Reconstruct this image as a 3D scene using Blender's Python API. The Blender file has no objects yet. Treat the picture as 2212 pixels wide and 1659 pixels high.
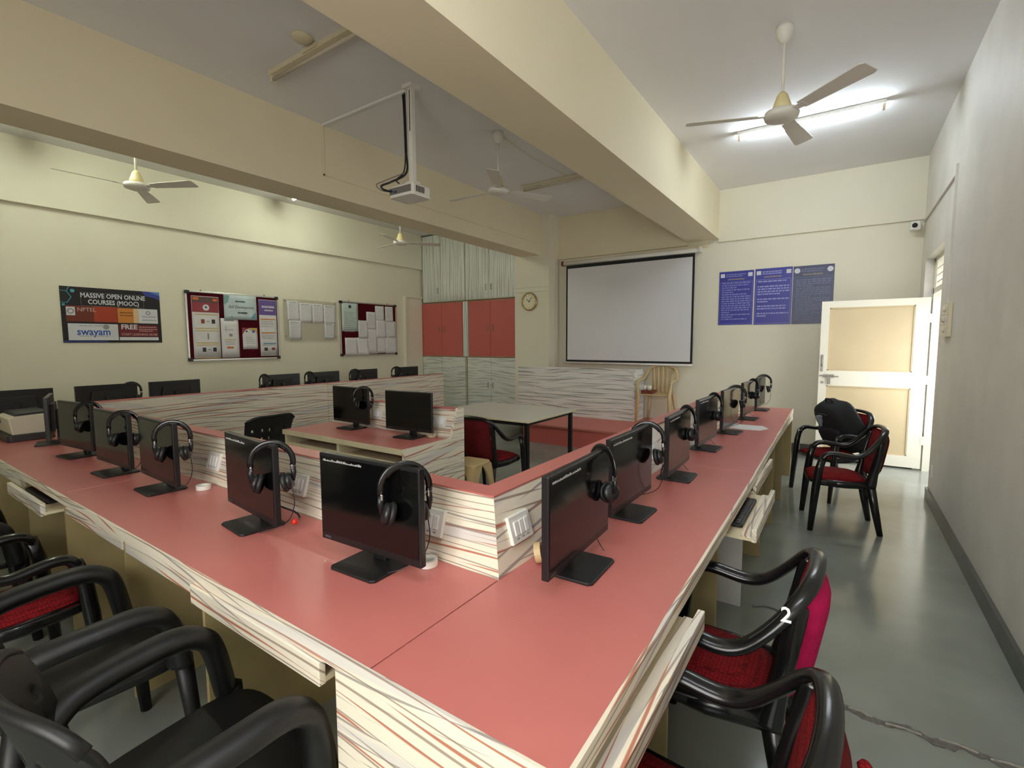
import bpy, bmesh, math, random
from mathutils import Vector, Matrix
R = math.radians
random.seed(7)
sc = bpy.context.scene
COL = sc.collection

# ------------------------------------------------------------------ camera
cam_d = bpy.data.cameras.new('camera')
cam_d.sensor_fit = 'HORIZONTAL'; cam_d.sensor_width = 36.0
cam_d.lens = 1048.5 / 2212 * 36.0
cam_d.clip_start = 0.02; cam_d.clip_end = 200
cam = bpy.data.objects.new('camera', cam_d); COL.objects.link(cam)
yaw, pitch, roll = -0.59912, -0.08599, -0.00406
fw = Vector((math.sin(yaw)*math.cos(pitch), math.cos(yaw)*math.cos(pitch), math.sin(pitch)))
r0 = Vector((math.cos(yaw), -math.sin(yaw), 0)); u0 = r0.cross(fw)
rt = r0*math.cos(roll)+u0*math.sin(roll); up = -r0*math.sin(roll)+u0*math.cos(roll)
M = Matrix((rt, up, -fw)).transposed().to_4x4(); M.translation = Vector((0, 0, 1.5))
cam.matrix_world = M
sc.camera = cam

# ------------------------------------------------------------------ sky, daylight, exposure
sc.view_settings.view_transform = 'Standard'
sc.view_settings.look = 'None'
sc.view_settings.gamma = 1.0
sc.view_settings.use_curve_mapping = False
sc.view_settings.exposure = 0.66
try:
    cy_ = sc.cycles
    cy_.max_bounces = 5; cy_.diffuse_bounces = 4; cy_.glossy_bounces = 3; cy_.transmission_bounces = 2; cy_.transparent_max_bounces = 4
    cy_.caustics_reflective = False; cy_.caustics_refractive = False
    cy_.use_adaptive_sampling = True; cy_.adaptive_threshold = 0.1; cy_.adaptive_min_samples = 16
except Exception:
    pass
w = bpy.data.worlds.new('sky'); sc.world = w; w.use_nodes = True
bg = w.node_tree.nodes['Background']
bg.inputs[0].default_value = (0.93, 0.97, 1.0, 1); bg.inputs[1].default_value = 1.4
TUBE_EMIT = 80.0
TUBE_COL = (0.82, 0.92, 1.0)
WINDOW_WATTS = 48.0
def window_light(name, loc, size, energy, rot, col=(1, 0.97, 0.93)):
    l = bpy.data.lights.new(name, 'AREA'); l.shape = 'RECTANGLE'; l.size, l.size_y = size
    l.energy = energy; l.color = col
    o = bpy.data.objects.new(name, l); COL.objects.link(o); o.location = loc; o.rotation_euler = rot
    return o
# daylight entering by the window in the wall behind the camera
window_light('window_daylight', (-0.45, -1.64, 1.9), (1.65, 1.7), WINDOW_WATTS, (R(76), 0, R(12)))
# daylight entering by the open doorway
window_light('doorway_daylight', (1.05, 6.6, 1.1), (1.1, 1.9), 13.0, (0, R(90), 0))

# ------------------------------------------------------------------ materials
MATS = {}
def sock(n, *names):
    for k in names:
        if k in n.inputs: return n.inputs[k]
def srgb(c):
    return tuple((x/12.92 if x <= 0.04045 else ((x+0.055)/1.055)**2.4) for x in [v/255.0 for v in c])
def mat(name, rgb, rough=0.5, metal=0.0, spec=0.5, var=0.0, vscale=4.0, bump=0.0, bscale=200.0, emit=None, alpha=None, rvar=0.0):
    if name in MATS: return MATS[name]
    m = bpy.data.materials.new(name); m.use_nodes = True
    nt = m.node_tree; b = nt.nodes['Principled BSDF']
    col = srgb(rgb) + (1,)
    b.inputs['Base Color'].default_value = col
    b.inputs['Roughness'].default_value = rough
    b.inputs['Metallic'].default_value = metal
    s = sock(b, 'Specular IOR Level', 'Specular')
    if s: s.default_value = spec
    tc = nt.nodes.new('ShaderNodeTexCoord')
    if var or rvar:
        n = nt.nodes.new('ShaderNodeTexNoise'); n.inputs['Scale'].default_value = vscale; n.inputs['Detail'].default_value = 3
        nt.links.new(tc.outputs['Object'], n.inputs['Vector'])
        if var:
            mx = nt.nodes.new('ShaderNodeMix'); mx.data_type = 'RGBA'; mx.blend_type = 'MULTIPLY'
            mr = nt.nodes.new('ShaderNodeMapRange'); mr.inputs[1].default_value = 0.3; mr.inputs[2].default_value = 0.7
            mr.inputs[3].default_value = 1-var; mr.inputs[4].default_value = 1.0+var*0.3
            nt.links.new(n.outputs['Fac'], mr.inputs[0])
            mx.inputs[0].default_value = 1.0; mx.inputs[6].default_value = col
            nt.links.new(mr.outputs[0], mx.inputs[7]); nt.links.new(mx.outputs[2], b.inputs['Base Color'])
        if rvar:
            m2 = nt.nodes.new('ShaderNodeMapRange'); m2.inputs[1].default_value = 0.3; m2.inputs[2].default_value = 0.7
            m2.inputs[3].default_value = max(0.02, rough-rvar); m2.inputs[4].default_value = rough+rvar
            nt.links.new(n.outputs['Fac'], m2.inputs[0]); nt.links.new(m2.outputs[0], b.inputs['Roughness'])
    if bump:
        n2 = nt.nodes.new('ShaderNodeTexNoise'); n2.inputs['Scale'].default_value = bscale; n2.inputs['Detail'].default_value = 2
        bp = nt.nodes.new('ShaderNodeBump'); bp.inputs['Strength'].default_value = bump; bp.inputs['Distance'].default_value = 0.002
        nt.links.new(tc.outputs['Object'], n2.inputs['Vector']); nt.links.new(n2.outputs['Fac'], bp.inputs['Height'])
        nt.links.new(bp.outputs[0], b.inputs['Normal'])
    if emit:
        e = sock(b, 'Emission Color', 'Emission'); e.default_value = tuple(emit[0])+(1,)
        b.inputs['Emission Strength'].default_value = emit[1]
    if alpha is not None:
        b.inputs['Alpha'].default_value = alpha
    MATS[name] = m
    return m

def stripes(name, axis, base, lines, rough=0.35):
    """wavy-line laminate: lines run along `axis`; v is the sum of the two other axes (metres)."""
    m = bpy.data.materials.new(name); m.use_nodes = True
    nt = m.node_tree; N = nt.nodes.new; L = nt.links.new
    b = nt.nodes['Principled BSDF']; b.inputs['Roughness'].default_value = rough
    tc = N('ShaderNodeTexCoord'); sp = N('ShaderNodeSeparateXYZ'); L(tc.outputs['Object'], sp.inputs[0])
    ax = 'XYZ'.index(axis); oth = [i for i in range(3) if i != ax]
    def math_(op, a, bv, c=None):
        n = N('ShaderNodeMath'); n.operation = op
        for i, v in enumerate((a, bv, c)):
            if v is None: continue
            if isinstance(v, (int, float)): n.inputs[i].default_value = v
            else: L(v, n.inputs[i])
        return n.outputs[0]
    u = sp.outputs[ax]; v = math_('ADD', sp.outputs[oth[0]], sp.outputs[oth[1]])
    cur = srgb(base) + (1,)
    prev = None
    for k, (rgb, freq, amp, ufreq, wmin, wmax, strength) in enumerate(lines):
        cb = N('ShaderNodeCombineXYZ'); L(math_('MULTIPLY', u, ufreq), cb.inputs[0]); L(math_('MULTIPLY', v, freq*0.06), cb.inputs[1]); cb.inputs[2].default_value = 3.7*k+1.3
        n = N('ShaderNodeTexNoise'); n.inputs['Scale'].default_value = 1.0; n.inputs['Detail'].default_value = 0.0; L(cb.outputs[0], n.inputs['Vector'])
        t = math_('ADD', math_('MULTIPLY', v, freq), math_('MULTIPLY', n.outputs['Fac'], amp))
        d = math_('ABSOLUTE', math_('SUBTRACT', math_('FRACT', t, None), 0.5), None)
        cb2 = N('ShaderNodeCombineXYZ'); L(math_('MULTIPLY', u, ufreq*1.7), cb2.inputs[0]); L(math_('MULTIPLY', v, freq*1.0), cb2.inputs[1]); cb2.inputs[2].default_value = 9.1*k+5
        n2 = N('ShaderNodeTexNoise'); n2.inputs['Scale'].default_value = 1.0; n2.inputs['Detail'].default_value = 0.0; L(cb2.outputs[0], n2.inputs['Vector'])
        wd = N('ShaderNodeMapRange'); L(n2.outputs['Fac'], wd.inputs[0]); wd.inputs[1].default_value = 0.35; wd.inputs[2].default_value = 0.65; wd.inputs[3].default_value = wmin; wd.inputs[4].default_value = wmax
        mr = N('ShaderNodeMapRange'); mr.interpolation_type = 'SMOOTHSTEP'
        wc = math_('MAXIMUM', wd.outputs[0], 0.002)
        L(d, mr.inputs[0]); L(math_('MULTIPLY', wc, 0.4), mr.inputs[1]); L(wc, mr.inputs[2]); mr.inputs[3].default_value = strength; mr.inputs[4].default_value = 0.0
        mx = N('ShaderNodeMix'); mx.data_type = 'RGBA'; L(mr.outputs[0], mx.inputs[0])
        if prev is None: mx.inputs[6].default_value = cur
        else: L(prev, mx.inputs[6])
        mx.inputs[7].default_value = srgb(rgb) + (1,)
        prev = mx.outputs[2]
    L(prev, b.inputs['Base Color'])
    MATS[name] = m
    return m

CREAM = (238, 229, 208)
LN = [((206, 204, 204), 6, 3.0, 0.8, 0.0, 0.28, 0.55), ((184, 108, 80), 21, 5.0, 0.9, -0.04, 0.13, 0.92),
      ((152, 143, 138), 25, 5.5, 0.8, -0.04, 0.14, 0.85), ((146, 122, 106), 34, 6.0, 0.75, -0.06, 0.14, 0.8)]
stX = stripes('striped_laminate_along_x', 'X', CREAM, LN)
stY = stripes('striped_laminate_along_y', 'Y', CREAM, LN)
LG = [((194, 198, 192), 9, 2.6, 1.6, 0.0, 0.28, 0.75), ((128, 130, 122), 18, 3.6, 1.5, -0.03, 0.13, 0.8), ((166, 166, 158), 27, 4.0, 1.6, -0.03, 0.13, 0.75)]
LW = (226, 228, 220)
gsX = stripes('grey_wave_laminate_across', 'X', LW, LG)
gsZ = stripes('grey_wave_laminate_upright', 'Z', LW, [((196, 200, 194), 11, 2.0, 0.9, 0.0, 0.25, 0.75), ((122, 124, 116), 22, 2.6, 0.8, -0.01, 0.15, 0.8), ((160, 160, 152), 33, 3.0, 0.9, -0.01, 0.14, 0.75)])
gsY = stripes('grey_wave_laminate_side', 'Y', (232, 232, 224), LG)

WALL = mat('wall_paint', (233, 228, 206), 0.75, var=0.05, vscale=1.2)
WALLR = mat('wall_paint_scuffed', (232, 229, 220), 0.6, var=0.10, vscale=2.0)
BEAM = mat('beam_paint', (236, 225, 194), 0.75, var=0.03, vscale=1.0)
CEIL = mat('ceiling_paint', (240, 240, 240), 0.85, var=0.04, vscale=0.8)
FLOOR = mat('polished_stone', (146, 151, 143), 0.17, var=0.22, vscale=1.6, rvar=0.06, spec=0.6)
SKIRT = mat('skirting_stone', (92, 96, 92), 0.35, var=0.2, vscale=5)
PINK = mat('coral_laminate', (200, 117, 110), 0.36, var=0.04, vscale=3, spec=0.5)
PINKD = mat('coral_door_laminate', (196, 100, 92), 0.4, var=0.03, vscale=3)
PLY = mat('cream_board', (178, 160, 114), 0.55, var=0.12, vscale=6)
PLYD = mat('cream_edge_board', (226, 214, 178), 0.5, var=0.08, vscale=8)
BLK = mat('black_plastic', (26, 26, 28), 0.35, bump=0.05, bscale=900)
BLKM = mat('black_matte_plastic', (22, 22, 23), 0.5, bump=0.08, bscale=700)
BLKG = mat('black_gloss_chair_plastic', (20, 20, 21), 0.22, var=0.1)
BLKS = mat('black_dull_chair_plastic', (15, 15, 16), 0.48, var=0.15, vscale=8)
SCREEN = mat('monitor_screen', (9, 9, 10), 0.12, spec=0.6)
CHROME = mat('chrome', (200, 200, 200), 0.22, 1.0)
STEEL = mat('dull_steel', (150, 148, 140), 0.4, 1.0)
WHITE = mat('white_plastic', (236, 234, 226), 0.4)
IVORY = mat('ivory_plastic', (226, 216, 186), 0.4)
RED = mat('red_fabric', (134, 25, 29), 0.9, var=0.25, vscale=40, bump=0.6, bscale=260, spec=0.15)
MAG = mat('magenta_backing_fabric', (190, 26, 88), 0.9, var=0.2, vscale=30, bump=0.5, bscale=200, spec=0.15)
def weave(m, scale, dark):
    nt = m.node_tree; b = nt.nodes['Principled BSDF']; tc = nt.nodes.new('ShaderNodeTexCoord')
    v = nt.nodes.new('ShaderNodeTexVoronoi'); v.feature = 'DISTANCE_TO_EDGE'; v.inputs['Scale'].default_value = scale; v.inputs['Randomness'].default_value = 0.35
    nt.links.new(tc.outputs['Object'], v.inputs['Vector'])
    mr = nt.nodes.new('ShaderNodeMapRange'); mr.inputs[1].default_value = 0.03; mr.inputs[2].default_value = 0.16; mr.inputs[3].default_value = dark; mr.inputs[4].default_value = 1.0
    nt.links.new(v.outputs['Distance'], mr.inputs[0])
    src = b.inputs['Base Color'].links[0].from_socket
    mx = nt.nodes.new('ShaderNodeMix'); mx.data_type = 'RGBA'; mx.blend_type = 'MULTIPLY'; mx.inputs[0].default_value = 1.0
    nt.links.new(src, mx.inputs[6]); nt.links.new(mr.outputs[0], mx.inputs[7]); nt.links.new(mx.outputs[2], b.inputs['Base Color'])
weave(RED, 85.0, 0.45)
DARKM = mat('dark_metal', (30, 30, 32), 0.4, 0.3)
FANW = mat('fan_white_enamel', (226, 222, 212), 0.4)
FANY = mat('fan_yellowed_enamel', (228, 214, 160), 0.45)
BEIGE = mat('beige_plastic', (206, 180, 132), 0.45, var=0.06)
PAPER = mat('paper', (226, 226, 226), 0.8, var=0.05, vscale=12)
INK = mat('grey_ink', (150, 150, 152), 0.8)
INKD = mat('dark_ink', (60, 60, 66), 0.8)
GOLD = mat('brass', (190, 160, 90), 0.28, 1.0)
BROWN = mat('brown_wood', (120, 56, 32), 0.45, var=0.2, vscale=14)

# ------------------------------------------------------------------ mesh helpers
class MB:
    def __init__(s): s.v = []; s.f = []
    def add(s, vs, fs):
        n = len(s.v); s.v += [Vector(p) for p in vs]; s.f += [tuple(i+n for i in f) for f in fs]; return s
    def box(s, x0, x1, y0, y1, z0, z1):
        if x0 > x1: x0, x1 = x1, x0
        if y0 > y1: y0, y1 = y1, y0
        if z0 > z1: z0, z1 = z1, z0
        return s.add([(x0,y0,z0),(x1,y0,z0),(x1,y1,z0),(x0,y1,z0),(x0,y0,z1),(x1,y0,z1),(x1,y1,z1),(x0,y1,z1)],
                     [(0,3,2,1),(4,5,6,7),(0,1,5,4),(1,2,6,5),(2,3,7,6),(3,0,4,7)])
    def cbox(s, x0, x1, y0, y1, z0, z1, c):
        """box with the four vertical (z) edges cut by c"""
        p = [(x0+c,y0),(x1-c,y0),(x1,y0+c),(x1,y1-c),(x1-c,y1),(x0+c,y1),(x0,y1-c),(x0,y0+c)]
        return s.prism(p, 'Z', z0, z1)
    def prism(s, poly, axis, a, b):
        def P(p, t): return {'Z': (p[0], p[1], t), 'X': (t, p[0], p[1]), 'Y': (p[0], t, p[1])}[axis]
        n = len(poly)
        ar = sum(poly[i][0]*poly[(i+1) % n][1]-poly[(i+1) % n][0]*poly[i][1] for i in range(n))
        if (ar < 0) != (axis == 'Y'): poly = poly[::-1]
        if a > b: a, b = b, a
        vs = [P(p, a) for p in poly]+[P(p, b) for p in poly]
        fs = [tuple(range(n))[::-1], tuple(range(n, 2*n))]+[(i, (i+1) % n, n+(i+1) % n, n+i) for i in range(n)]
        return s.add(vs, fs)
    def tube(s, pts, rad, n=8, flat=None, up=(0, 0, 1), cap=True):
        """sweep; rad = number or list; flat=(a,b) multiplies radius sideways / upwards"""
        pts = [Vector(p) for p in pts]; m = len(pts)
        if not isinstance(rad, (list, tuple)): rad = [rad]*m
        rings = []; prevside = None
        for i, p in enumerate(pts):
            t = (pts[min(i+1, m-1)]-pts[max(i-1, 0)]).normalized()
            side = t.cross(Vector(up))
            if side.length < 1e-3: side = prevside if prevside else t.cross(Vector((1, 0, 0)))
            side.normalize()
            if prevside and side.dot(prevside) < 0: side = -side
            prevside = side; nn = side.cross(t).normalized()
            a, b = flat if flat else (1, 1)
            rings.append([p+side*math.cos(q)*rad[i]*a+nn*math.sin(q)*rad[i]*b for q in [2*math.pi*k/n+math.pi/n for k in range(n)]])
        vs = [v for r in rings for v in r]; fs = []
        for i in range(m-1):
            for k in range(n): fs.append((i*n+k, i*n+(k+1) % n, (i+1)*n+(k+1) % n, (i+1)*n+k))
        if cap: fs += [tuple(range(n))[::-1], tuple((m-1)*n+k for k in range(n))]
        return s.add(vs, fs)
    def lathe(s, prof, n=20, c=(0, 0, 0), axis='Z'):
        def P(r, h, a):
            x, y = r*math.cos(a), r*math.sin(a)
            q = {'Z': (x, y, h), 'X': (h, x, y), 'Y': (y, h, x)}[axis]
            return (q[0]+c[0], q[1]+c[1], q[2]+c[2])
        vs = [P(r, h, 2*math.pi*k/n) for r, h in prof for k in range(n)]; m = len(prof)
        fs = [(i*n+k, i*n+(k+1) % n, (i+1)*n+(k+1) % n, (i+1)*n+k) for i in range(m-1) for k in range(n)]
        fs += [tuple(range(n))[::-1], tuple((m-1)*n+k for k in range(n))]
        return s.add(vs, fs)
    def grid(s, fn, nu, nv, skip=None):
        vs = [fn(i/nu, j/nv) for j in range(nv+1) for i in range(nu+1)]
        fs = [(j*(nu+1)+i, j*(nu+1)+i+1, (j+1)*(nu+1)+i+1, (j+1)*(nu+1)+i) for j in range(nv) for i in range(nu) if not (skip and skip(i, j))]
        return s.add(vs, fs)
    def xf(s, M):
        s.v = [M @ p for p in s.v]; return s
    def mesh(s, name, m=None, smooth=False):
        me = bpy.data.meshes.new(name); me.from_pydata([tuple(p) for p in s.v], [], s.f)
        bm = bmesh.new(); bm.from_mesh(me); bmesh.ops.remove_doubles(bm, verts=bm.verts, dist=1e-6)
        bmesh.ops.recalc_face_normals(bm, faces=bm.faces); bm.to_mesh(me); bm.free()
        if m: me.materials.append(m)
        if smooth:
            for p in me.polygons: p.use_smooth = True
        return me
    def build(s, name, m, parent=None, smooth=False, bevel=0, local=False, subsurf=0, solid=0):
        me = s.mesh(name, m, smooth)
        o = bpy.data.objects.new(name, me); COL.objects.link(o)
        if parent is not None:
            o.parent = parent
            if not local: o.matrix_parent_inverse = wm(parent).inverted()
        if solid:
            md = o.modifiers.new('t', 'SOLIDIFY'); md.thickness = solid; md.offset = 0
        if bevel:
            md = o.modifiers.new('b', 'BEVEL'); md.width = bevel; md.segments = 2; md.limit_method = 'ANGLE'; md.angle_limit = R(40)
        if subsurf:
            md = o.modifiers.new('s', 'SUBSURF'); md.levels = subsurf; md.render_levels = subsurf
        return o
def wm(o):
    m = Matrix.Translation(o.location) @ o.rotation_euler.to_matrix().to_4x4()
    if o.parent: return wm(o.parent) @ o.matrix_parent_inverse @ m
    return m
def tag(o, label=None, cat=None, group=None, kind=None):
    if label: o['label'] = label
    if cat: o['category'] = cat
    if group: o['group'] = group
    if kind: o['kind'] = kind
    return o
def thing(name, label, cat, loc=(0, 0, 0), rz=0, group=None):
    o = bpy.data.objects.new(name, None); COL.objects.link(o); o.empty_display_size = 0.1
    o.location = loc; o.rotation_euler = (0, 0, R(rz))
    return tag(o, label, cat, group)
def struct(name, mb, m, label=None, **k):
    return tag(mb.build(name, m, **k), label, None, None, 'structure')
def copy_tree(o, parent=None):
    c = o.copy(); COL.objects.link(c)
    if parent is not None: c.parent = parent
    for ch in list(o.children): copy_tree(ch, c)
    return c
def place(proto, used, loc, rz, label, group=None):
    o = proto if not used else copy_tree(proto)
    used.append(1)
    o.location = loc; o.rotation_euler = (0, 0, R(rz)); o['label'] = label
    if group: o['group'] = group
    return o
def crom(pts, k=6):
    pts = [Vector(p) for p in pts]; out = []
    for i in range(len(pts)-1):
        p0 = pts[max(i-1, 0)]; p1 = pts[i]; p2 = pts[i+1]; p3 = pts[min(i+2, len(pts)-1)]
        for j in range(k):
            t = j/k
            out.append(0.5*((2*p1)+(p2-p0)*t+(2*p0-5*p1+4*p2-p3)*t*t+(3*p1-p0-3*p2+p3)*t**3))
    out.append(pts[-1]); return out
def text_mesh(name, body, size, m, parent, M, align='CENTER', shear=0.0, squash=1.0, local=True, bold=0.0):
    cu = bpy.data.curves.new(name, 'FONT'); cu.body = body; cu.size = size; cu.align_x = align; cu.align_y = 'CENTER'
    cu.shear = shear; cu.resolution_u = 2; cu.offset = bold
    t = bpy.data.objects.new(name, cu); COL.objects.link(t)
    dg = bpy.context.evaluated_depsgraph_get()
    me = bpy.data.meshes.new_from_object(t.evaluated_get(dg))
    bpy.data.objects.remove(t); bpy.data.curves.remove(cu)
    me.transform(M @ Matrix.Diagonal((squash, 1, 1, 1)))
    me.materials.clear(); me.materials.append(m)
    me.name = name
    o = bpy.data.objects.new(name, me); COL.objects.link(o); o.parent = parent
    if not local: o.matrix_parent_inverse = wm(parent).inverted()
    return o
# ================================================================== the room
XR, YB, ZC, XL, YN = 0.718, 7.57, 3.64, -7.2, -1.6
floor = struct('floor', MB().box(XL-0.2, XR+0.25, YN-0.2, YB+0.2, -0.1, 0), FLOOR, 'grey polished stone floor with soft reflections')
struct('ceiling', MB().box(XL-0.2, XR+0.2, YN-0.2, YB+0.2, ZC, ZC+0.12), CEIL, 'plain pale grey painted ceiling')
# wall on the right with the doorway and its transom
DY0, DY1, DZ = 5.97, 7.25, 2.41
struct('wall_right', MB().box(XR, XR+0.2, YN-0.2, DY0, 0, ZC).box(XR, XR+0.2, DY1, YB+0.2, 0, ZC).box(XR, XR+0.2, DY0, DY1, DZ, ZC), WALLR, 'white painted wall with the doorway')
struct('wall_back', MB().box(XL-0.2, XR, YB+0.02, YB+0.2, 0, ZC), WALL, 'cream wall behind the projection screen')
struct('wall_left', MB().box(XL-0.2, XL, YN-0.2, YB+0.02, 0, ZC), WALL, 'cream wall hung with notice boards')
# wall behind the camera with its window opening
nw = MB()
wx0, wx1, wz0, wz1 = -1.3, 0.4, 0.95, 2.85
nw.box(XL-0.2, wx0, YN-0.2, YN, 0, ZC).box(wx1, XR+0.2, YN-0.2, YN, 0, ZC).box(wx0, wx1, YN-0.2, YN, 0, wz0).box(wx0, wx1, YN-0.2, YN, wz1, ZC)
struct('wall_near', nw, WALL, 'cream wall with a window behind the viewpoint')
wf = MB()
for x in (wx0, (wx0+wx1)/2-0.02, wx1-0.04): wf.box(x, x+0.04, YN-0.14, YN-0.08, wz0, wz1)
wf.box(wx0, wx1, YN-0.14, YN-0.08, wz0, wz0+0.04).box(wx0, wx1, YN-0.14, YN-0.08, wz1-0.04, wz1)
struct('window_1', wf, IVORY, 'cream window frame behind the viewpoint')
# beams
struct('trim_1', MB().box(-1.995, -1.56, YN, YB+0.02, 2.968, ZC), BEAM, 'deep cream ceiling beam nearest the door wall')
beam2 = struct('trim_2', MB().box(-4.725, -4.34, YN, YB+0.02, 2.972, ZC), BEAM, 'deep cream ceiling beam in the middle of the room')
struct('trim_3', MB().box(XL, -7.15, YN, 7.25, 2.968, ZC), WALL, 'edge beam along the notice board wall')
struct('trim_4', MB().box(-1.56, XR, YB-0.015, YB+0.03, 2.92, ZC), WALL, 'edge beam above the blue posters')
struct('trim_5', MB().box(-4.34, -1.995, YB-0.015, YB+0.03, 2.92, ZC), BEAM, 'edge beam above the projection screen')
struct('trim_6', MB().box(-4.86, -4.17, 7.22, YB+0.03, 0, ZC), WALL, 'cream pier carrying the wall clock')
struct('trim_7', MB().box(XL, XL+0.035, 6.78, 7.24, 0, 2.40).box(XL, XL+0.06, 6.76, 6.80, 0, 2.42).box(XL, XL+0.06, 6.8, 7.24, 2.39, 2.42), WALL, 'boxed-in duct on the wall beside the cupboard')
# skirtings
struct('baseboard_right', MB().box(XR-0.02, XR, YN, DY0, 0, 0.11), SKIRT, 'grey stone skirting')
struct('baseboard_back', MB().box(-2.0, XR, YB+0.002, YB+0.02, 0, 0.11), SKIRT, 'grey stone skirting')
struct('baseboard_left', MB().box(XL, XL+0.02, YN, 6.75, 0, 0.11), SKIRT, 'grey stone skirting')
# ground outside the door, a pale corridor parapet beyond
struct('trim_8', MB().box(XR+0.25, 6, 0, 14, -0.1, -0.01), mat('corridor_floor', (190, 186, 176), 0.6, var=0.1), 'corridor floor outside the doorway')
struct('trim_9', MB().box(-12, 8, -14, YN-0.25, -0.12, -0.02), mat('light_block_ground', (150, 142, 128), 0.9, var=0.2), 'unseen ground outside the near window, added to block light from below')  # unseen ground, added to stop sky light rising through the near window
# worn seam across the floor by the near red chairs
random.seed(3)
top = []; bot = []
n = 42
for i in range(n+1):
    x = 0.02+(XR-0.04)*i/n*0.94; y = 2.30+0.012*math.sin(i*0.5)+random.uniform(-0.006, 0.006)
    top.append((x, y+0.016+random.uniform(-0.007, 0.009))); bot.append((x, y-0.014+random.uniform(-0.009, 0.006)))
MB().prism(bot+top[::-1], 'Z', 0.0002, 0.0022).build('floor_seam', mat('worn_seam', (112, 108, 102), 0.55, var=0.5, vscale=40, bump=0.8, bscale=90), floor)
for (x0, y0, x1, y1) in ((0.08, 2.315, 0.16, 2.305), (0.2, 2.295, 0.31, 2.302), (0.36, 2.315, 0.47, 2.31), (0.5, 2.3, 0.6, 2.313)):
    MB().tube([(x0, y0, 0.003), ((x0+x1)/2, (y0+y1)/2+0.006, 0.004), (x1, y1, 0.003)], 0.004, 5).build('mortar_ridge', mat('pale_mortar', (168, 162, 150), 0.8, var=0.3, vscale=60), floor)

# ---- conduits (plastic wiring trunking fixed to walls and ceiling)
def conduit(pts, rad, label, m=WALL, name='wiring_conduit'):
    o = MB()
    for a, b_ in zip(pts[:-1], pts[1:]):
        a = Vector(a); b_ = Vector(b_); d = b_-a
        lo = [min(a[i], b_[i])-rad for i in range(3)]; hi = [max(a[i], b_[i])+rad for i in range(3)]
        o.box(lo[0], hi[0], lo[1], hi[1], lo[2], hi[2])
    o = o.build(name, m); tag(o, label, 'conduit'); return o
conduit([(XR-0.008, 5.53, 1.83), (XR-0.008, 5.53, 2.95)], 0.010, 'thin vertical conduit running up from the wall switchboard', WALLR)
conduit([(XR-0.008, 5.55, 2.885), (XR-0.008, 7.5, 2.885)], 0.010, 'thin level conduit running to the security camera', WALLR)
conduit([(-4.33, 3.06, ZC-0.008), (-3.14, 3.06, ZC-0.008)], 0.010, 'ceiling conduit leading to the projector mount', CEIL)
conduit([(-4.332, 3.06, ZC-0.012), (-4.332, 3.06, 3.16), (-4.332, 7.2, 3.16)], 0.006, 'thin conduit along the middle beam', BEAM)
conduit([(-4.162, 7.40, 0.3), (-4.162, 7.40, 3.12)], 0.010, 'vertical conduit beside the projection screen', BEAM)
conduit([(-4.85, 7.212, 2.45), (-4.2, 7.212, 2.45)], 0.007, 'upper of two thin conduits above the wall clock', WALL)
conduit([(-4.85, 7.212, 2.375), (-4.2, 7.212, 2.375)], 0.007, 'lower of two thin conduits above the wall clock', WALL)
conduit([(-4.1, YB-0.002, 2.888), (-1.72, YB-0.002, 2.888)], 0.014, 'conduit along the wall above the projection screen', BEAM)

o = MB().tube(crom([(-3.03, 4.25, ZC-0.006), (-3.08, 4.7, ZC-0.006), (-3.09, 5.17, ZC-0.006), (-3.05, 5.76, ZC-0.006)]), 0.005, 6).build('ceiling_wire', BEAM); tag(o, 'thin wire on the ceiling from the middle fan to the bare batten', 'wire')
# ================================================================== lamps
def tube_light(name, label, x0, x1, y, lit, group=None, old=False):
    t = thing(name, label, 'tube light', ((x0+x1)/2, y, ZC), 0, group)
    MB().box(x0-0.03, x1+0.03, y-0.028, y+0.028, ZC-0.035, ZC).build('batten', WHITE if lit else IVORY, t, bevel=0.004)
    for x in (x0-0.012, x1+0.012):
        MB().box(x-0.012, x+0.012, y-0.016, y+0.016, ZC-0.085, ZC-0.033).build('lamp_holder', IVORY, t, bevel=0.003)
    m = (mat('lit_old_tube', (255, 255, 250), 0.5, emit=((0.93, 1.0, 0.84), TUBE_EMIT*0.8)) if old else mat('lit_tube', (255, 255, 255), 0.5, emit=(TUBE_COL, TUBE_EMIT))) if lit else mat('dead_tube', (214, 206, 186), 0.3)
    MB().lathe([(0.013, x0), (0.013, x1)], 10, (0, y, ZC-0.066), 'X').build('tube', m, t, smooth=True)
    if not lit:
        MB().box(x0+0.45, x0+0.62, y-0.045, y-0.028, ZC-0.032, ZC-0.004).build('choke', IVORY, t, bevel=0.004)
        MB().lathe([(0.012, 0), (0.012, 0.03)], 8, (x0+0.3, y-0.03, ZC-0.05)).build('starter', IVORY, t)
    return t
tube_light('tube_light', 'lit fluorescent tube on the ceiling behind the large fan', -0.975, 0.184, 5.616, True)
tube_light('tube_light', 'lit fluorescent tube over the desks near the viewpoint', -0.975, 0.184, 0.45, True)
tube_light('tube_light', 'lit fluorescent tube half hidden beyond the middle beam', -6.69, -5.53, 4.20, True, old=True)
tube_light('tube_light', 'lit fluorescent tube above the dark course poster behind the middle beam', -6.58, -5.45, 1.5, True, old=True)
tube_light('tube_light', 'bare unlit tube batten behind the middle ceiling fan', -3.735, -2.58, 5.79, False)
tube_light('tube_light', 'unlit yellowed fluorescent tube beside the near ceiling rose', -3.82, -2.62, 2.27, False)
o = MB().lathe([(0.075, ZC), (0.07, ZC-0.012), (0.045, ZC-0.03), (0.0, ZC-0.034)], 20, (-3.24, 2.15, 0)).build('ceiling_rose', IVORY, smooth=True)
tag(o, 'round ivory ceiling rose beside the unlit tube', 'ceiling rose')

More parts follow.
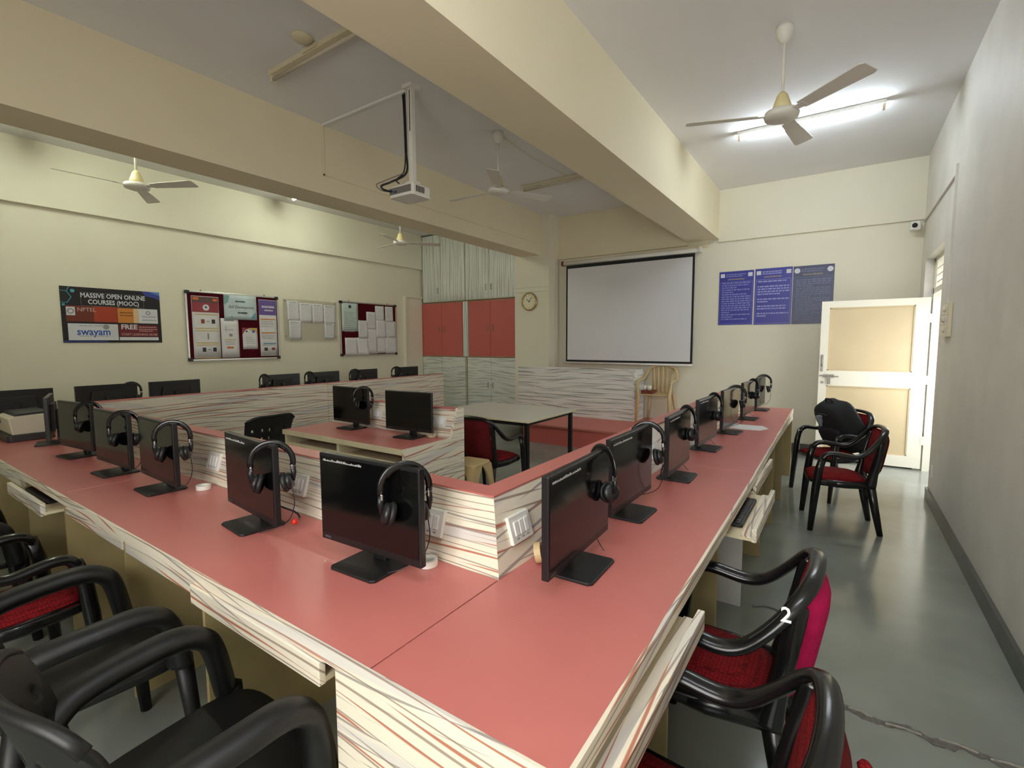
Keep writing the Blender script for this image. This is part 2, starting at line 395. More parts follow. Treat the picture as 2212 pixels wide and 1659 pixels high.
# ================================================================== fans
def make_fan(drop, m_motor):
    t = thing('ceiling_fan', 'fan', 'ceiling fan', (0, 0, ZC), 0, 'ceiling fans')
    MB().lathe([(0.05, 0), (0.058, -0.03), (0.05, -0.075), (0.026, -0.105), (0.02, -0.115)], 18).build('canopy', FANW, t, True, local=True)
    MB().lathe([(0.011, -0.06), (0.011, -drop+0.1)], 10).build('down_rod', FANW, t, True, local=True)
    MB().lathe([(0.018, -drop+0.15), (0.034, -drop+0.13), (0.058, -drop+0.06), (0.062, -drop+0.03)], 20).build('motor_cover', m_motor, t, True, local=True)
    MB().lathe([(0.062, -drop+0.032), (0.105, -drop+0.022), (0.112, -drop), (0.105, -drop-0.022), (0.06, -drop-0.036), (0.0, -drop-0.04)], 24).build('motor', FANW, t, True, local=True)
    for k in range(3):
        a = R(120*k); ca, sa = math.cos(a), math.sin(a)
        Mx = Matrix.Translation((0, 0, -drop)) @ Matrix.Rotation(a, 4, 'Z') @ Matrix.Rotation(R(-12), 4, 'X')
        bl = MB().prism([(0.16, -0.042), (0.60, -0.066), (0.625, -0.05), (0.625, 0.05), (0.60, 0.062), (0.16, 0.042)], 'Z', -0.002, 0.002).xf(Mx)
        b = bl.build('blade', FANW, t, local=True)
        MB().prism([(0.09, -0.018), (0.19, -0.028), (0.19, 0.028), (0.09, 0.018)], 'Z', -0.005, -0.001).xf(Mx).build('blade_arm', FANW, b, local=True)
    return t
fan = make_fan(0.585, FANY); fan.location = (-0.43, 3.946, ZC); fan.rotation_euler.z = R(201); fan['label'] = 'large white ceiling fan in front of the lit tube'
f2 = copy_tree(fan); f2.location = (-3.02, 4.187, ZC); f2.rotation_euler.z = R(181); f2['label'] = 'white ceiling fan between the two beams behind the projector'
f3 = copy_tree(fan); f3.location = (-5.87, 2.01, ZC); f3.rotation_euler.z = R(-92); f3['label'] = 'white ceiling fan above the dark course poster'
f4 = copy_tree(fan); f4.location = (-5.8, 5.42, ZC); f4.rotation_euler.z = R(-68); f4['label'] = 'white ceiling fan in front of the tall striped cupboard'

# ================================================================== projector
t = thing('projector', 'white ceiling projector hanging on a long white pole', 'projector', (-3.09, 3.045, ZC))
px, py = -3.09, 3.045
MB().box(px-0.055, px+0.055, py-0.055, py+0.055, ZC-0.03, ZC).build('ceiling_plate', WHITE, t, bevel=0.004)
pole = MB().box(px-0.022, px+0.022, py-0.022, py+0.022, 2.84, ZC-0.02).build('pole', WHITE, t, bevel=0.003)
MB().box(px-0.004, px+0.004, py-0.0235, py-0.021, 3.27, 3.6).build('slot', DARKM, pole)
body = MB().cbox(-3.27, -2.985, 2.93, 3.16, 2.722, 2.815, 0.022).build('body', WHITE, t, bevel=0.006)
for k in range(6):
    MB().box(-2.9855, -2.9825, 2.975+k*0.017, 2.983+k*0.017, 2.75, 2.80).build('vent_slot', DARKM, body)
MB().box(-3.25, -3.0, 2.927, 2.931, 2.745, 2.80).build('connector_panel', mat('grey_panel', (120, 118, 112), 0.5), body)
MB().box(-3.19, -3.165, 2.918, 2.93, 2.757, 2.77).build('blue_plug', mat('blue_plug', (50, 60, 150), 0.5), body)
MB().lathe([(0.03, 3.155), (0.034, 3.185), (0.0, 3.186)], 16, (-3.06, 0, 2.77), 'Y').build('lens', BLK, body, True)
MB().box(px-0.05, px+0.05, py-0.04, py+0.04, 2.815, 2.86).build('mount_bracket', WHITE, t, bevel=0.004)
MB().tube(crom([(px-0.05, py-0.03, 3.58), (px-0.04, py-0.035, 3.4), (px-0.035, py-0.035, 3.1), (px-0.035, py-0.04, 2.93), (px-0.12, py-0.13, 2.85), (px-0.2, py-0.17, 2.82), (px-0.19, py-0.15, 2.79), (px-0.12, py-0.12, 2.77)]), 0.009, 6).build('power_cable', BLK, t, True)
MB().tube(crom([(px-0.06, py-0.04, 3.57), (px-0.045, py-0.045, 3.4), (px-0.045, py-0.045, 2.98), (px-0.09, py-0.1, 2.87), (px-0.03, py-0.13, 2.82)]), 0.006, 6).build('signal_cable', BLK, t, True)
MB().tube(crom([(px-0.035, py-0.05, 2.93), (px-0.16, py-0.16, 2.86), (px-0.24, py-0.19, 2.83), (px-0.22, py-0.15, 2.79), (px-0.1, py-0.12, 2.765)]), 0.004, 6).build('signal_cable', mat('grey_cable', (120, 112, 96), 0.5), t, True)

# ================================================================== door
t = thing('door', 'cream panelled door standing open against the back wall', 'door', (0.79, 7.22, 0))
dx0, dx1, dy0, dy1 = -0.25, 0.785, 7.20, 7.237
DM = mat('door_cream_paint', (244, 240, 222), 0.35); DP = mat('door_tan_panel', (216, 197, 158), 0.45, var=0.05, vscale=3)
fr = MB()
for b_ in ((dx0, -0.165, 0.02, 1.985), (0.655, dx1, 0.02, 1.985), (-0.165, 0.655, 0.02, 0.155), (-0.165, 0.655, 0.947, 1.133), (-0.165, 0.655, 1.905, 1.985)):
    fr.box(b_[0], b_[1], dy0, dy1, b_[2], b_[3])
fr.build('door_frame_rails', DM, t)
for z0, z1 in ((0.155, 0.947), (1.133, 1.905)):
    p = MB().box(-0.165, 0.655, dy0+0.014, dy1-0.008, z0, z1).build('door_panel', DP, t)
    bd = MB()
    bd.box(-0.165, 0.655, dy0+0.003, dy0+0.014, z0, z0+0.012).box(-0.165, 0.655, dy0+0.003, dy0+0.014, z1-0.012, z1).box(-0.165, -0.153, dy0+0.003, dy0+0.014, z0, z1).box(0.643, 0.655, dy0+0.003, dy0+0.014, z0, z1)
    bd.build('panel_bead', DP, p)
bolt = MB().tube([(-0.24, dy0-0.012, 1.07), (-0.04, dy0-0.012, 1.06)], 0.006, 8).build('sliding_bolt', STEEL, t)
MB().box(-0.2, -0.09, dy0-0.006, dy0, 1.045, 1.085).build('bolt_plate', STEEL, bolt)
MB().box(-0.155, -0.125, dy0-0.02, dy0-0.006, 0.965, 1.06).build('hasp', STEEL, bolt)
MB().tube(crom([(-0.222, dy0-0.004, 1.19), (-0.222, dy0-0.035, 1.21), (-0.222, dy0-0.035, 1.29), (-0.222, dy0-0.004, 1.31)]), 0.007, 8).build('pull_handle', STEEL, t, True)
MB().box(-0.236, -0.208, dy0-0.004, dy0, 1.12, 1.33).build('handle_plate', STEEL, t)
MB().lathe([(0.014, dy0-0.006), (0.014, dy0)], 12, (-0.21, 0, 0.985), 'Y').build('keyhole', STEEL, t)
for z in (0.3, 1.0, 1.7):
    MB().box(0.772, 0.80, dy0-0.004, dy0+0.01, z, z+0.1).build('hinge', DM, t)
# door frame and transom in the wall opening
fx0, fx1 = 0.80, 0.86
struct('door_1', MB().box(fx0, fx1, DY1-0.055, DY1, 0, DZ).box(fx0, fx1, DY0, DY0+0.055, 0, DZ).box(fx0, fx1, DY0, DY1, 2.02, 2.08).box(fx0, fx1, DY0, DY1, DZ-0.04, DZ), DM, 'cream door frame with a transom above')
tw = struct('window_2', MB().box(fx0+0.01, fx1-0.01, DY0+0.055, DY0+0.085, 2.08, DZ-0.04).box(fx0+0.01, fx1-0.01, DY1-0.085, DY1-0.055, 2.08, DZ-0.04), DM, 'small barred transom window over the doorway')
for k in range(3):
    z = 2.14+0.075*k
    MB().box(fx0+0.02, fx0+0.034, DY0+0.08, DY1-0.08, z, z+0.012).build('bar', DM, tw)
for k in range(5):
    y = DY0+0.25+0.2*k
    MB().box(fx0+0.034, fx0+0.046, y, y+0.012, 2.08, DZ-0.04).build('bar', DM, tw)

# ================================================================== security camera, switchboard
t = thing('security_camera', 'small white security camera in the far upper corner', 'security camera', (0.63, 7.5, 2.83))
MB().cbox(0.575, 0.675, 7.42, 7.50, 2.785, 2.885, 0.012).build('housing', WHITE, t, bevel=0.006)
MB().lathe([(0.026, 7.405), (0.026, 7.42)], 16, (0.615, 0, 2.835), 'Y').build('lens', BLK, t, True)
MB().box(0.60, 0.66, 7.50, YB, 2.86, 2.89).build('bracket', WHITE, t)
t = thing('wall_switchboard', 'ivory switchboard with socket and switches beside the doorway', 'switchboard', (XR, 5.47, 1.52))
MB().box(XR-0.03, XR, 5.32, 5.62, 1.53, 1.81).build('base_box', IVORY, t, bevel=0.004)
for k in range(3):
    MB().box(XR-0.034, XR-0.03, 5.34, 5.60, 1.55+0.085*k, 1.62+0.085*k).build('plate', WHITE, t, bevel=0.002)
for k in range(3):
    MB().lathe([(0.02, XR-0.048), (0.024, XR-0.034)], 10, (0, 5.42+0.04*(k % 2), 1.585+0.085*k), 'X').build('switch_knob', IVORY, t, True)
o = MB().box(XR-0.012, XR, 5.75, 5.80, 0.25, 0.36).build('low_wall_plate', WALLR); tag(o, 'small painted blanking plate low on the door wall', 'plate')

# ================================================================== projection screen, clock
t = thing('projection_screen', 'pull-down white projection screen with black border on the back wall', 'projection screen', (-2.95, 7.5, 1.14))
ys = 7.50
MB().tube([(-4.04, 7.52, 2.835), (-1.82, 7.52, 2.835)], 0.036, 12).build('roller_case', WHITE, t, True)
for x in (-4.06, -1.80): MB().box(x-0.02, x+0.02, 7.48, YB+0.02, 2.80, 2.875).build('end_bracket', BROWN if x < -3 else WHITE, t, bevel=0.004)
MB().box(-3.985, -1.865, ys, ys+0.002, 1.165, 2.79).build('border_fabric', mat('screen_black_border', (18, 20, 26), 0.7), t)
def sag(u, v):
    x = -3.955+2.06*u; z = 1.195+1.545*v
    return (x, ys-0.004-0.006*math.sin(u*math.pi)*math.sin(v*math.pi)-0.004*math.sin(u*9+v*2)*(1-v), z)
MB().grid(sag, 24, 16).build('screen_fabric', mat('screen_white', (222, 222, 222), 0.8, var=0.02, vscale=2), t, True)
MB().tube([(-4.02, ys-0.002, 1.145), (-1.86, ys-0.002, 1.145)], 0.014, 10).build('bottom_bar', WHITE, t, True)
t = thing('wall_clock', 'round brass-rimmed wall clock on the pier by the cupboard', 'clock', (-4.55, 7.21, 2.2))
MB().lathe([(0.15, 7.22), (0.158, 7.20), (0.15, 7.185), (0.136, 7.186), (0.134, 7.20)], 36, (-4.55, 0, 2.2), 'Y').build('rim', GOLD, t, True)
MB().lathe([(0.138, 7.205), (0.138, 7.198)], 32, (-4.55, 0, 2.2), 'Y').build('dial', mat('clock_dial', (236, 226, 196), 0.5), t)
for k in range(12):
    a = R(30*k); Mx = Matrix.Translation((-4.55, 7.197, 2.2)) @ Matrix.Rotation(a, 4, 'Y')
    MB().box(-0.003, 0.003, -0.001, 0.001, 0.105, 0.125).xf(Mx).build('hour_mark', INKD, t)
for a, l, wd, nm in ((-52, 0.07, 0.005, 'hour_hand'), (35, 0.1, 0.0035, 'minute_hand')):
    MB().box(-wd, wd, -0.001, 0.001, -0.015, l).xf(Matrix.Translation((-4.55, 7.194, 2.2)) @ Matrix.Rotation(R(a), 4, 'Y')).build(nm, INKD, t)

# ================================================================== built-in cupboards
def cupboard(label, x0, x1, z0, z1, m, frame, doors, handles, group):
    t = thing('cupboard', label, 'cupboard', ((x0+x1)/2, 7.4, z0), 0, group)
    MB().box(x0, x1, 7.275, 7.585, z0, z1).build('carcass', frame, t)
    for a, b_ in doors:
        hs = [h for h in handles if a < h[0] < b_]
        d = MB().box(a+0.003, b_-0.003, 7.25, 7.274, z0+0.012, z1-0.008).build('door', m, t, bevel=0.002)
        for hx, hz in hs:
            MB().tube([(hx, 7.25, hz-0.05), (hx, 7.225, hz-0.045), (hx, 7.225, hz+0.045), (hx, 7.25, hz+0.05)], 0.006, 8).build('handle', STEEL, d)
    return t
EDG = PLYD
g = 'built-in cupboards in the far corner'
cupboard('lower pair of grey wave-pattern cupboard doors next to the left wall', -7.2, -6.03, 0.0, 1.215, gsX, EDG, [(-7.19, -6.65), (-6.65, -6.04)], [], g)
cupboard('lower pair of grey wave-pattern cupboard doors with two handles', -6.0, -4.865, 0.0, 1.215, gsX, EDG, [(-5.99, -5.42), (-5.42, -4.875)], [(-5.48, 0.70), (-5.37, 0.70)], g)
cupboard('pair of coral cupboard doors next to the left wall', -7.2, -6.10, 1.225, 2.285, PINKD, EDG, [(-7.19, -6.64), (-6.64, -6.105)], [(-6.70, 1.76), (-6.58, 1.76)], g)
cupboard('pair of coral cupboard doors beside the clock pier', -5.97, -4.865, 1.225, 2.285, PINKD, EDG, [(-5.95, -5.43), (-5.43, -4.87)], [(-5.49, 1.77), (-5.37, 1.77)], g)
cupboard('tall upper cupboard with upright wave pattern next to the left wall', -7.15, -6.03, 2.30, 3.62, gsZ, EDG, [(-7.14, -6.66), (-6.66, -6.035)], [(-6.72, 2.52)], g)
cupboard('tall upper cupboard with upright wave pattern beside the clock pier', -6.02, -4.865, 2.30, 3.62, gsZ, EDG, [(-6.015, -5.46), (-5.46, -4.87)], [(-5.52, 2.52), (-5.4, 2.52)], g)
o = MB().box(-6.095, -5.975, 7.255, 7.58, 1.225, 2.285).build('cupboard_upright', gsZ); tag(o, 'narrow grey-striped upright between the two coral cupboards', 'panel')
# ================================================================== boards and posters
def FrameL(y0, z0): return Matrix(((0, 0, 1, XL), (1, 0, 0, y0), (0, 1, 0, z0), (0, 0, 0, 1)))      # on the left wall, u = +Y, v = +Z
def FrameB(x0, z0, y=YB+0.02): return Matrix(((1, 0, 0, x0), (0, 0, -1, y), (0, 1, 0, z0), (0, 0, 0, 1)))  # on the back wall, u = +X
def rect(F, u0, u1, v0, v1, d0, d1, name, m, parent, bevel=0):
    return MB().box(u0, u1, v0, v1, d0, d1).xf(F).build(name, m, parent, bevel=bevel)
def poly(F, pts, d0, d1, name, m, parent):
    return MB().prism(pts, 'Z', d0, d1).xf(F).build(name, m, parent)
def lines(F, u0, u1, vs, h, d, name, m, parent, rag=0.25, seed=1):
    rn = random.Random(seed); b = MB()
    for v in vs:
        e = u1-(u1-u0)*rag*rn.random(); u = u0
        while u < e:
            l = rn.uniform(0.01, 0.04)*(u1-u0)/0.25
            b.box(u, min(u+l, e), v-h/2, v+h/2, d, d+0.0004); u += l+0.006*(u1-u0)/0.25
    o = b.xf(F).build(name, m, parent); o['kind'] = 'stuff'; return o
def label_at(F, body, u, v, size, m, parent, d, squash=1.0, shear=0, align='CENTER', bold=0.0):
    return text_mesh('lettering', body, size, m, parent, F @ Matrix.Translation((u, v, d)), align, shear, squash, local=False, bold=bold)
def pm(name, rgb, rough=0.6): return mat('print_'+name, rgb, rough)
Wp, Kp = pm('white', (214, 216, 220)), pm('black', (26, 24, 28))

# ---- dark course poster
W, H = 0.952, 0.63
F = FrameL(1.669, 1.514)
t = thing('course_poster', 'dark poster headed MASSIVE OPEN ONLINE COURSES on the left wall', 'poster', (XL, 2.14, 1.514))
rect(F, 0, W, 0, H, 0, 0.006, 'sheet', Kp, t)
d = 0.0062
def R4(u0, u1, v0, v1, m, name, dd=0.0): return rect(F, u0*W, u1*W, (1-v1)*H, (1-v0)*H, d+dd, d+dd+0.0006, name, m, t)
R4(0.04, 0.53, 0.335, 0.62, pm('rust', (112, 48, 28)), 'rust_panel'); R4(0.30, 0.53, 0.335, 0.62, pm('orange_red', (166, 62, 34)), 'orange_panel', 0.0004)
R4(0.535, 0.73, 0.345, 0.625, pm('amber', (206, 132, 56)), 'amber_panel'); R4(0.70, 0.76, 0.345, 0.625, pm('pale_amber', (220, 190, 150)), 'pale_panel', 0.0004); R4(0.755, 0.965, 0.345, 0.625, Wp, 'white_panel', 0.0008)
R4(0.045, 0.125, 0.36, 0.51, Wp, 'emblem_panel', 0.0008)
R4(0.05, 0.53, 0.655, 0.955, Wp, 'white_panel'); R4(0.54, 0.96, 0.66, 0.885, pm('maroon', (112, 30, 38)), 'maroon_panel'); R4(0.54, 0.96, 0.895, 0.955, Wp, 'white_strip')
R4(0.0, 0.42, 0.962, 0.99, pm('blue', (44, 64, 124)), 'blue_strip')
poly(F, [(0.8*W, H), (W, H), (W, 0.84*H), (0.93*W, 0.885*H), (0.84*W, 0.91*H)], d, d+0.0006, 'blue_corner', pm('violet_blue', (58, 70, 150)), t)
poly(F, [(0.88*W, H), (W, H), (W, 0.93*H)], d+0.0006, d+0.0012, 'light_blue_corner', pm('light_blue', (90, 130, 200)), t)
cy = pm('cyan', (70, 150, 168))
hx = MB()
for a, b_ in (((0.0, 0.93), (0.06, 0.92)), ((0.06, 0.92), (0.085, 1.0)), ((0.06, 0.92), (0.10, 0.82)), ((0.10, 0.82), (0.06, 0.72)), ((0.06, 0.72), (0.0, 0.72))):
    hx.tube([(a[0]*W, a[1]*H-0.004, d+0.001), (b_[0]*W, b_[1]*H-0.004, d+0.001)], 0.005, 4, flat=(1, 0.2))
hx.lathe([(0.02, d), (0.02, d+0.0008)], 12, (0.115*W, 0.925*H, 0)).lathe([(0.014, d), (0.014, d+0.0008)], 12, (0.025*W, 0.675*H, 0))
hx.xf(F).build('hexagon_motif', cy, t)
bx = MB()
for r_ in ((0.185, 0.82, 0.085, 0.09), (0.185, 0.82, 0.325, 0.33), (0.185, 0.189, 0.085, 0.33), (0.816, 0.82, 0.085, 0.33)):
    bx.box(r_[0]*W, r_[1]*W, (1-r_[3])*H, (1-r_[2])*H, d, d+0.0006)
bx.xf(F).build('title_box', pm('grey', (110, 108, 112)), t)
label_at(F, 'MASSIVE OPEN ONLINE', 0.51*W, 0.855*H, 0.074, Wp, t, d+0.001, 0.80, bold=0.0015)
label_at(F, 'COURSES (MOOC)', 0.51*W, 0.74*H, 0.074, Wp, t, d+0.001, 0.80, bold=0.0015)
label_at(F, 'NPTEL', 0.145*W, 0.595*H, 0.062, pm('pale_text', (206, 180, 170)), t, d+0.0022, 0.95, align='LEFT')
label_at(F, 'swayam', 0.29*W, 0.195*H, 0.115, pm('swayam_blue', (40, 86, 170)), t, d+0.0016, 0.85, bold=0.002)
label_at(F, 'FREE', 0.56*W, 0.295*H, 0.08, Wp, t, d+0.0016, 1.0, align='LEFT', bold=0.002)
label_at(F, 'START LEARNING NOW', 0.56*W, 0.155*H, 0.04, pm('pale_text', (206, 180, 170)), t, d+0.0016, 0.85, align='LEFT')
poly(F, [(0.925*W, 0.17*H), (0.925*W, 0.135*H), (0.942*W, 0.152*H)], d+0.001, d+0.0016, 'arrow', pm('yellow', (220, 180, 40)), t)
lines(F, 0.75*W, 0.95*W, [0.3*H, 0.26*H, 0.225*H], 0.008, d+0.001, 'small_print', pm('pale_text', (206, 180, 170)), t)
lines(F, 0.79*W, 0.945*W, [0.505*H, 0.44*H], 0.010, d+0.0024, 'small_print', INK, t, 0.1)
lines(F, 0.56*W, 0.7*W, [0.57*H, 0.52*H], 0.012, d+0.0024, 'small_print', pm('brown_text', (130, 84, 40)), t, 0.4)
lines(F, 0.15*W, 0.45*W, [0.12*H, 0.31*H], 0.006, d+0.0016, 'small_print', INK, t, 0.1)
for u, v, r1, r2 in ((0.085, 0.565, 0.032, 0.018), (0.86, 0.58, 0.026, 0.014), (0.41, 0.29, 0.03, 0.0)):
    e_ = MB().lathe([(r1, d), (r1, d+0.0022)], 16, (u*W, v*H, 0)).xf(F).build('emblem', INK, t)
    if r2: MB().lathe([(r2, d), (r2, d+0.003)], 16, (u*W, v*H, 0)).xf(F).build('emblem_centre', Wp, e_)

# ---- framed notice boards
MARO = mat('maroon_felt', (74, 14, 24), 0.95, var=0.1, vscale=50, spec=0.1); ALU = mat('aluminium', (205, 205, 198), 0.3, 0.9)
def noticeboard(label, y0, y1, z0, z1):
    t = thing('notice_board', label, 'notice board', (XL, (y0+y1)/2, z0), 0, 'framed notice boards')
    F = FrameL(y0, z0); w_, h_ = y1-y0, z1-z0
    rect(F, 0.01, w_-0.01, 0.01, h_-0.01, 0.004, 0.016, 'felt', MARO, t)
    for r_ in ((0, w_, 0, 0.022), (0, w_, h_-0.022, h_), (0, 0.022, 0, h_), (w_-0.022, w_, 0, h_)):
        rect(F, *r_, 0.0, 0.024, 'frame_bar', ALU, t, bevel=0.003)
    for u in (0, w_-0.05):
        for v in (0, h_-0.04): rect(F, u-0.003, u+0.053, v-0.003, v+0.043, 0.0, 0.028, 'corner_cap', BLK, t, bevel=0.004)
    for u in (0.2, w_-0.2): rect(F, u-0.008, u+0.008, h_, h_+0.02, 0.0, 0.01, 'hanging_tab', STEEL, t)
    return t, F, w_, h_
def paper(F, u0, u1, v0, v1, label, d=0.0165, m=PAPER, curl=0.0, group='papers pinned on the notice boards'):
    nu = 6
    def fn(a, b):
        return (u0+(u1-u0)*a, v0+(v1-v0)*b, d+curl*(a*(1-b))**2*2+curl*0.3*(1-b)**2)
    o = MB().grid(fn, nu, 6).xf(F).build('pinned_paper', m, smooth=True, solid=0.0006)
    tag(o, label, 'paper', group); return o
t, F, w_, h_ = noticeboard('maroon notice board with coloured posters next to the dark course poster', 2.908, 4.178, 1.265, 2.2)
def P(u0, u1, v0, v1, label, m=PAPER, **k): return paper(F, u0*w_, u1*w_, (1-v1)*h_, (1-v0)*h_, label, m=m, **k)
def onp(o, u0, u1, v0, v1, m, name, d=0.0175): return rect(F, u0*w_, u1*w_, (1-v1)*h_, (1-v0)*h_, d, d+0.0005, name, m, o)
gold, pur = pm('gold_line', (206, 176, 96)), pm('purple', (104, 84, 150))
o = P(0.055, 0.325, 0.07, 0.97, 'tall white certificate sheet at the left of the coloured notice board')
onp(o, 0.058, 0.322, 0.075, 0.30, pm('crimson', (150, 62, 72)), 'crimson_banner'); onp(o, 0.06, 0.32, 0.08, 0.16, pm('smoky', (96, 74, 74)), 'dark_sky', 0.0182)
onp(o, 0.07, 0.125, 0.09, 0.125, pm('orange', (214, 112, 50)), 'lantern', 0.0188); onp(o, 0.265, 0.31, 0.10, 0.135, pm('orange', (214, 112, 50)), 'lantern', 0.0188)
MB().lathe([(0.042, 0.0182), (0.042, 0.019)], 14, (0.195*w_, 0.77*h_, 0)).xf(F).build('emblem', Wp, o); MB().lathe([(0.014, 0.019), (0.014, 0.0196)], 10, (0.195*w_, 0.775*h_, 0)).xf(F).build('emblem_centre', INKD, o)
for v in (0.325, 0.525, 0.56, 0.735, 0.765, 0.955): onp(o, 0.08, 0.31, v, v+0.012, gold, 'gold_rule')
for v, a in ((0.43, 0), (0.84, 1)):
    for u, m_ in ((0.14, pm('brick', (150, 70, 60))), (0.245, INKD)): onp(o, u, u+0.035, v-0.03, v+0.03, m_ if not a else INKD, 'portrait')
    onp(o, 0.195, 0.225, v-0.008, v+0.006, INK, 'dash')
onp(o, 0.195, 0.21, 0.60, 0.69, INK, 'figure')
o = P(0.375, 0.735, 0.02, 0.39, 'pale blue landscape sheet with script at the top of the coloured notice board', m=mat('paper_blue', (206, 222, 224), 0.8, var=0.12, vscale=8), d=0.0255)
label_at(F, 'Skill Development', 0.56*w_, 0.80*h_, 0.06, INKD, o, 0.027, 0.8, shear=0.3)
lines(F, 0.50*w_, 0.61*w_, [0.885*h_], 0.018, 0.0268, 'script', INKD, o, 0.1); lines(F, 0.52*w_, 0.63*w_, [0.715*h_], 0.022, 0.0268, 'script', INKD, o, 0.1, 4)
poly(F, [(0.375*w_, 0.97*h_), (0.44*w_, 0.97*h_), (0.42*w_, 0.87*h_), (0.385*w_, 0.83*h_), (0.375*w_, 0.87*h_)], 0.0264, 0.0270, 'leaf_motif', pm('sage', (130, 168, 166)), o)
poly(F, [(0.40*w_, 0.64*h_), (0.50*w_, 0.62*h_), (0.46*w_, 0.66*h_)], 0.0264, 0.0270, 'leaf_motif', pm('sage', (130, 168, 166)), o)
poly(F, [(0.66*w_, 0.64*h_), (0.73*w_, 0.63*h_), (0.725*w_, 0.74*h_), (0.69*w_, 0.68*h_)], 0.0264, 0.0270, 'leaf_motif', pm('sea', (110, 160, 180)), o)
o = P(0.335, 0.525, 0.375, 0.965, 'narrow white sheet with one orange bar on the coloured notice board')
onp(o, 0.39, 0.46, 0.80, 0.825, pm('orange', (214, 112, 50)), 'orange_bar'); onp(o, 0.37, 0.49, 0.69, 0.70, gold, 'gold_rule'); onp(o, 0.42, 0.455, 0.605, 0.645, INK, 'emblem')
lines(F, 0.375*w_, 0.49*w_, [0.6*h_, 0.59*h_, 0.27*h_, 0.24*h_, 0.455*h_], 0.008, 0.0176, 'small_print', INK, o, 0.2, 5); onp(o, 0.385, 0.39, 0.49, 0.57, INK, 'stroke')
o = P(0.565, 0.735, 0.51, 0.84, 'small white certificate with gold and crimson corners', d=0.0165)
poly(F, [(0.565*w_, 0.49*h_), (0.655*w_, 0.49*h_), (0.60*w_, 0.455*h_), (0.565*w_, 0.39*h_)], 0.0172, 0.0178, 'crimson_corner', pm('crimson', (150, 62, 72)), o)
poly(F, [(0.655*w_, 0.49*h_), (0.735*w_, 0.49*h_), (0.735*w_, 0.40*h_), (0.70*w_, 0.455*h_), (0.63*w_, 0.455*h_)], 0.0172, 0.0178, 'gold_corner', gold, o)
lines(F, 0.60*w_, 0.71*w_, [0.34*h_, 0.31*h_, 0.28*h_, 0.25*h_, 0.21*h_], 0.006, 0.0176, 'small_print', INK, o, 0.3, 6)
MB().lathe([(0.022, 0.0178), (0.022, 0.0186)], 12, (0.69*w_, 0.435*h_, 0)).xf(F).build('seal', pm('seal_blue', (80, 100, 170)), o); MB().lathe([(0.014, 0.0178), (0.014, 0.0186)], 12, (0.612*w_, 0.435*h_, 0)).xf(F).build('seal', INKD, o)
o = P(0.765, 0.975, 0.06, 0.955, 'tall sheet with a purple heading at the right of the coloured notice board')
onp(o, 0.766, 0.972, 0.065, 0.30, pur, 'purple_banner'); lines(F, 0.80*w_, 0.955*w_, [0.83*h_], 0.03, 0.0182, 'script', Wp, o, 0.1, 8); lines(F, 0.83*w_, 0.94*w_, [0.775*h_], 0.022, 0.0182, 'script', Wp, o, 0.1, 9)
for v in (0.36, 0.575): onp(o, 0.78, 0.955, v, v+0.018, pm('amber', (206, 132, 56)), 'amber_rule')
onp(o, 0.80, 0.955, 0.745, 0.765, pm('sea', (110, 160, 180)), 'blue_rule'); lines(F, 0.785*w_, 0.955*w_, [0.60*h_, 0.575*h_, 0.55*h_, 0.52*h_, 0.38*h_, 0.355*h_, 0.33*h_, 0.22*h_], 0.008, 0.0176, 'small_print', INK, o, 0.2, 10)
onp(o, 0.81, 0.85, 0.82, 0.87, INKD, 'portrait'); onp(o, 0.90, 0.94, 0.82, 0.86, pm('brick', (150, 70, 60)), 'portrait')
# second framed board covered with sheets
t, F, w_, h_ = noticeboard('maroon notice board covered with overlapping white sheets', 5.28, 6.555, 1.27, 2.222)
PG = mat('paper_green', (196, 214, 204), 0.8, var=0.06, vscale=10)
o = P(0.03, 0.30, 0.03, 0.545, 'pale green printed notice on the crowded notice board', m=PG)
lines(F, 0.07*w_, 0.27*w_, [h_*(0.80-0.035*k) for k in range(11)], 0.010, 0.0176, 'small_print', INK, o, 0.3, 11); MB().lathe([(0.03, 0.0172), (0.03, 0.018)], 14, (0.165*w_, 0.905*h_, 0)).xf(F).build('emblem', INKD, o)
rn = random.Random(5)
for i, (u0, u1, v0, v1, lb) in enumerate([
        (0.60, 0.765, 0.045, 0.33, 'blank-looking white sheet at the top centre of the crowded board'), (0.785, 0.935, 0.045, 0.345, 'white sheet at the top right of the crowded board'),
        (0.44, 0.61, 0.17, 0.50, 'white sheet stepping down left of the top centre sheet on the crowded board'), (0.295, 0.46, 0.34, 0.67, 'white sheet right of the pale green notice'),
        (0.07, 0.275, 0.665, 0.985, 'curled white sheet at the bottom left of the crowded board'), (0.27, 0.455, 0.66, 0.985, 'white sheet with lifted corner at the bottom of the crowded board'),
        (0.45, 0.62, 0.48, 0.97, 'white sheet in the lower middle of the crowded board'), (0.61, 0.79, 0.32, 0.66, 'white sheet in the centre of the crowded board'),
        (0.615, 0.785, 0.63, 0.96, 'white sheet low and right of centre on the crowded board'), (0.775, 0.985, 0.33, 0.66, 'white sheet on the right edge of the crowded board'),
        (0.775, 0.995, 0.64, 0.97, 'white sheet in the bottom right corner of the crowded board')]):
    o = P(u0, u1, v0, v1, lb, d=0.018+0.0015*(i % 4), curl=0.02 if 'lifted' in lb else (0.008 if 'curled' in lb else 0.003))
    lines(F, (u0+0.02)*w_, (u1-0.02)*w_, [h_*(1-v0-(v1-v0)*(0.12+0.1*k)) for k in range(7)], 0.006, 0.026+0.0015*(i % 4), 'small_print', mat('faint_ink', (196, 196, 198), 0.8), o, 0.5, 20+i) if i not in (0,) and i < 4 else None
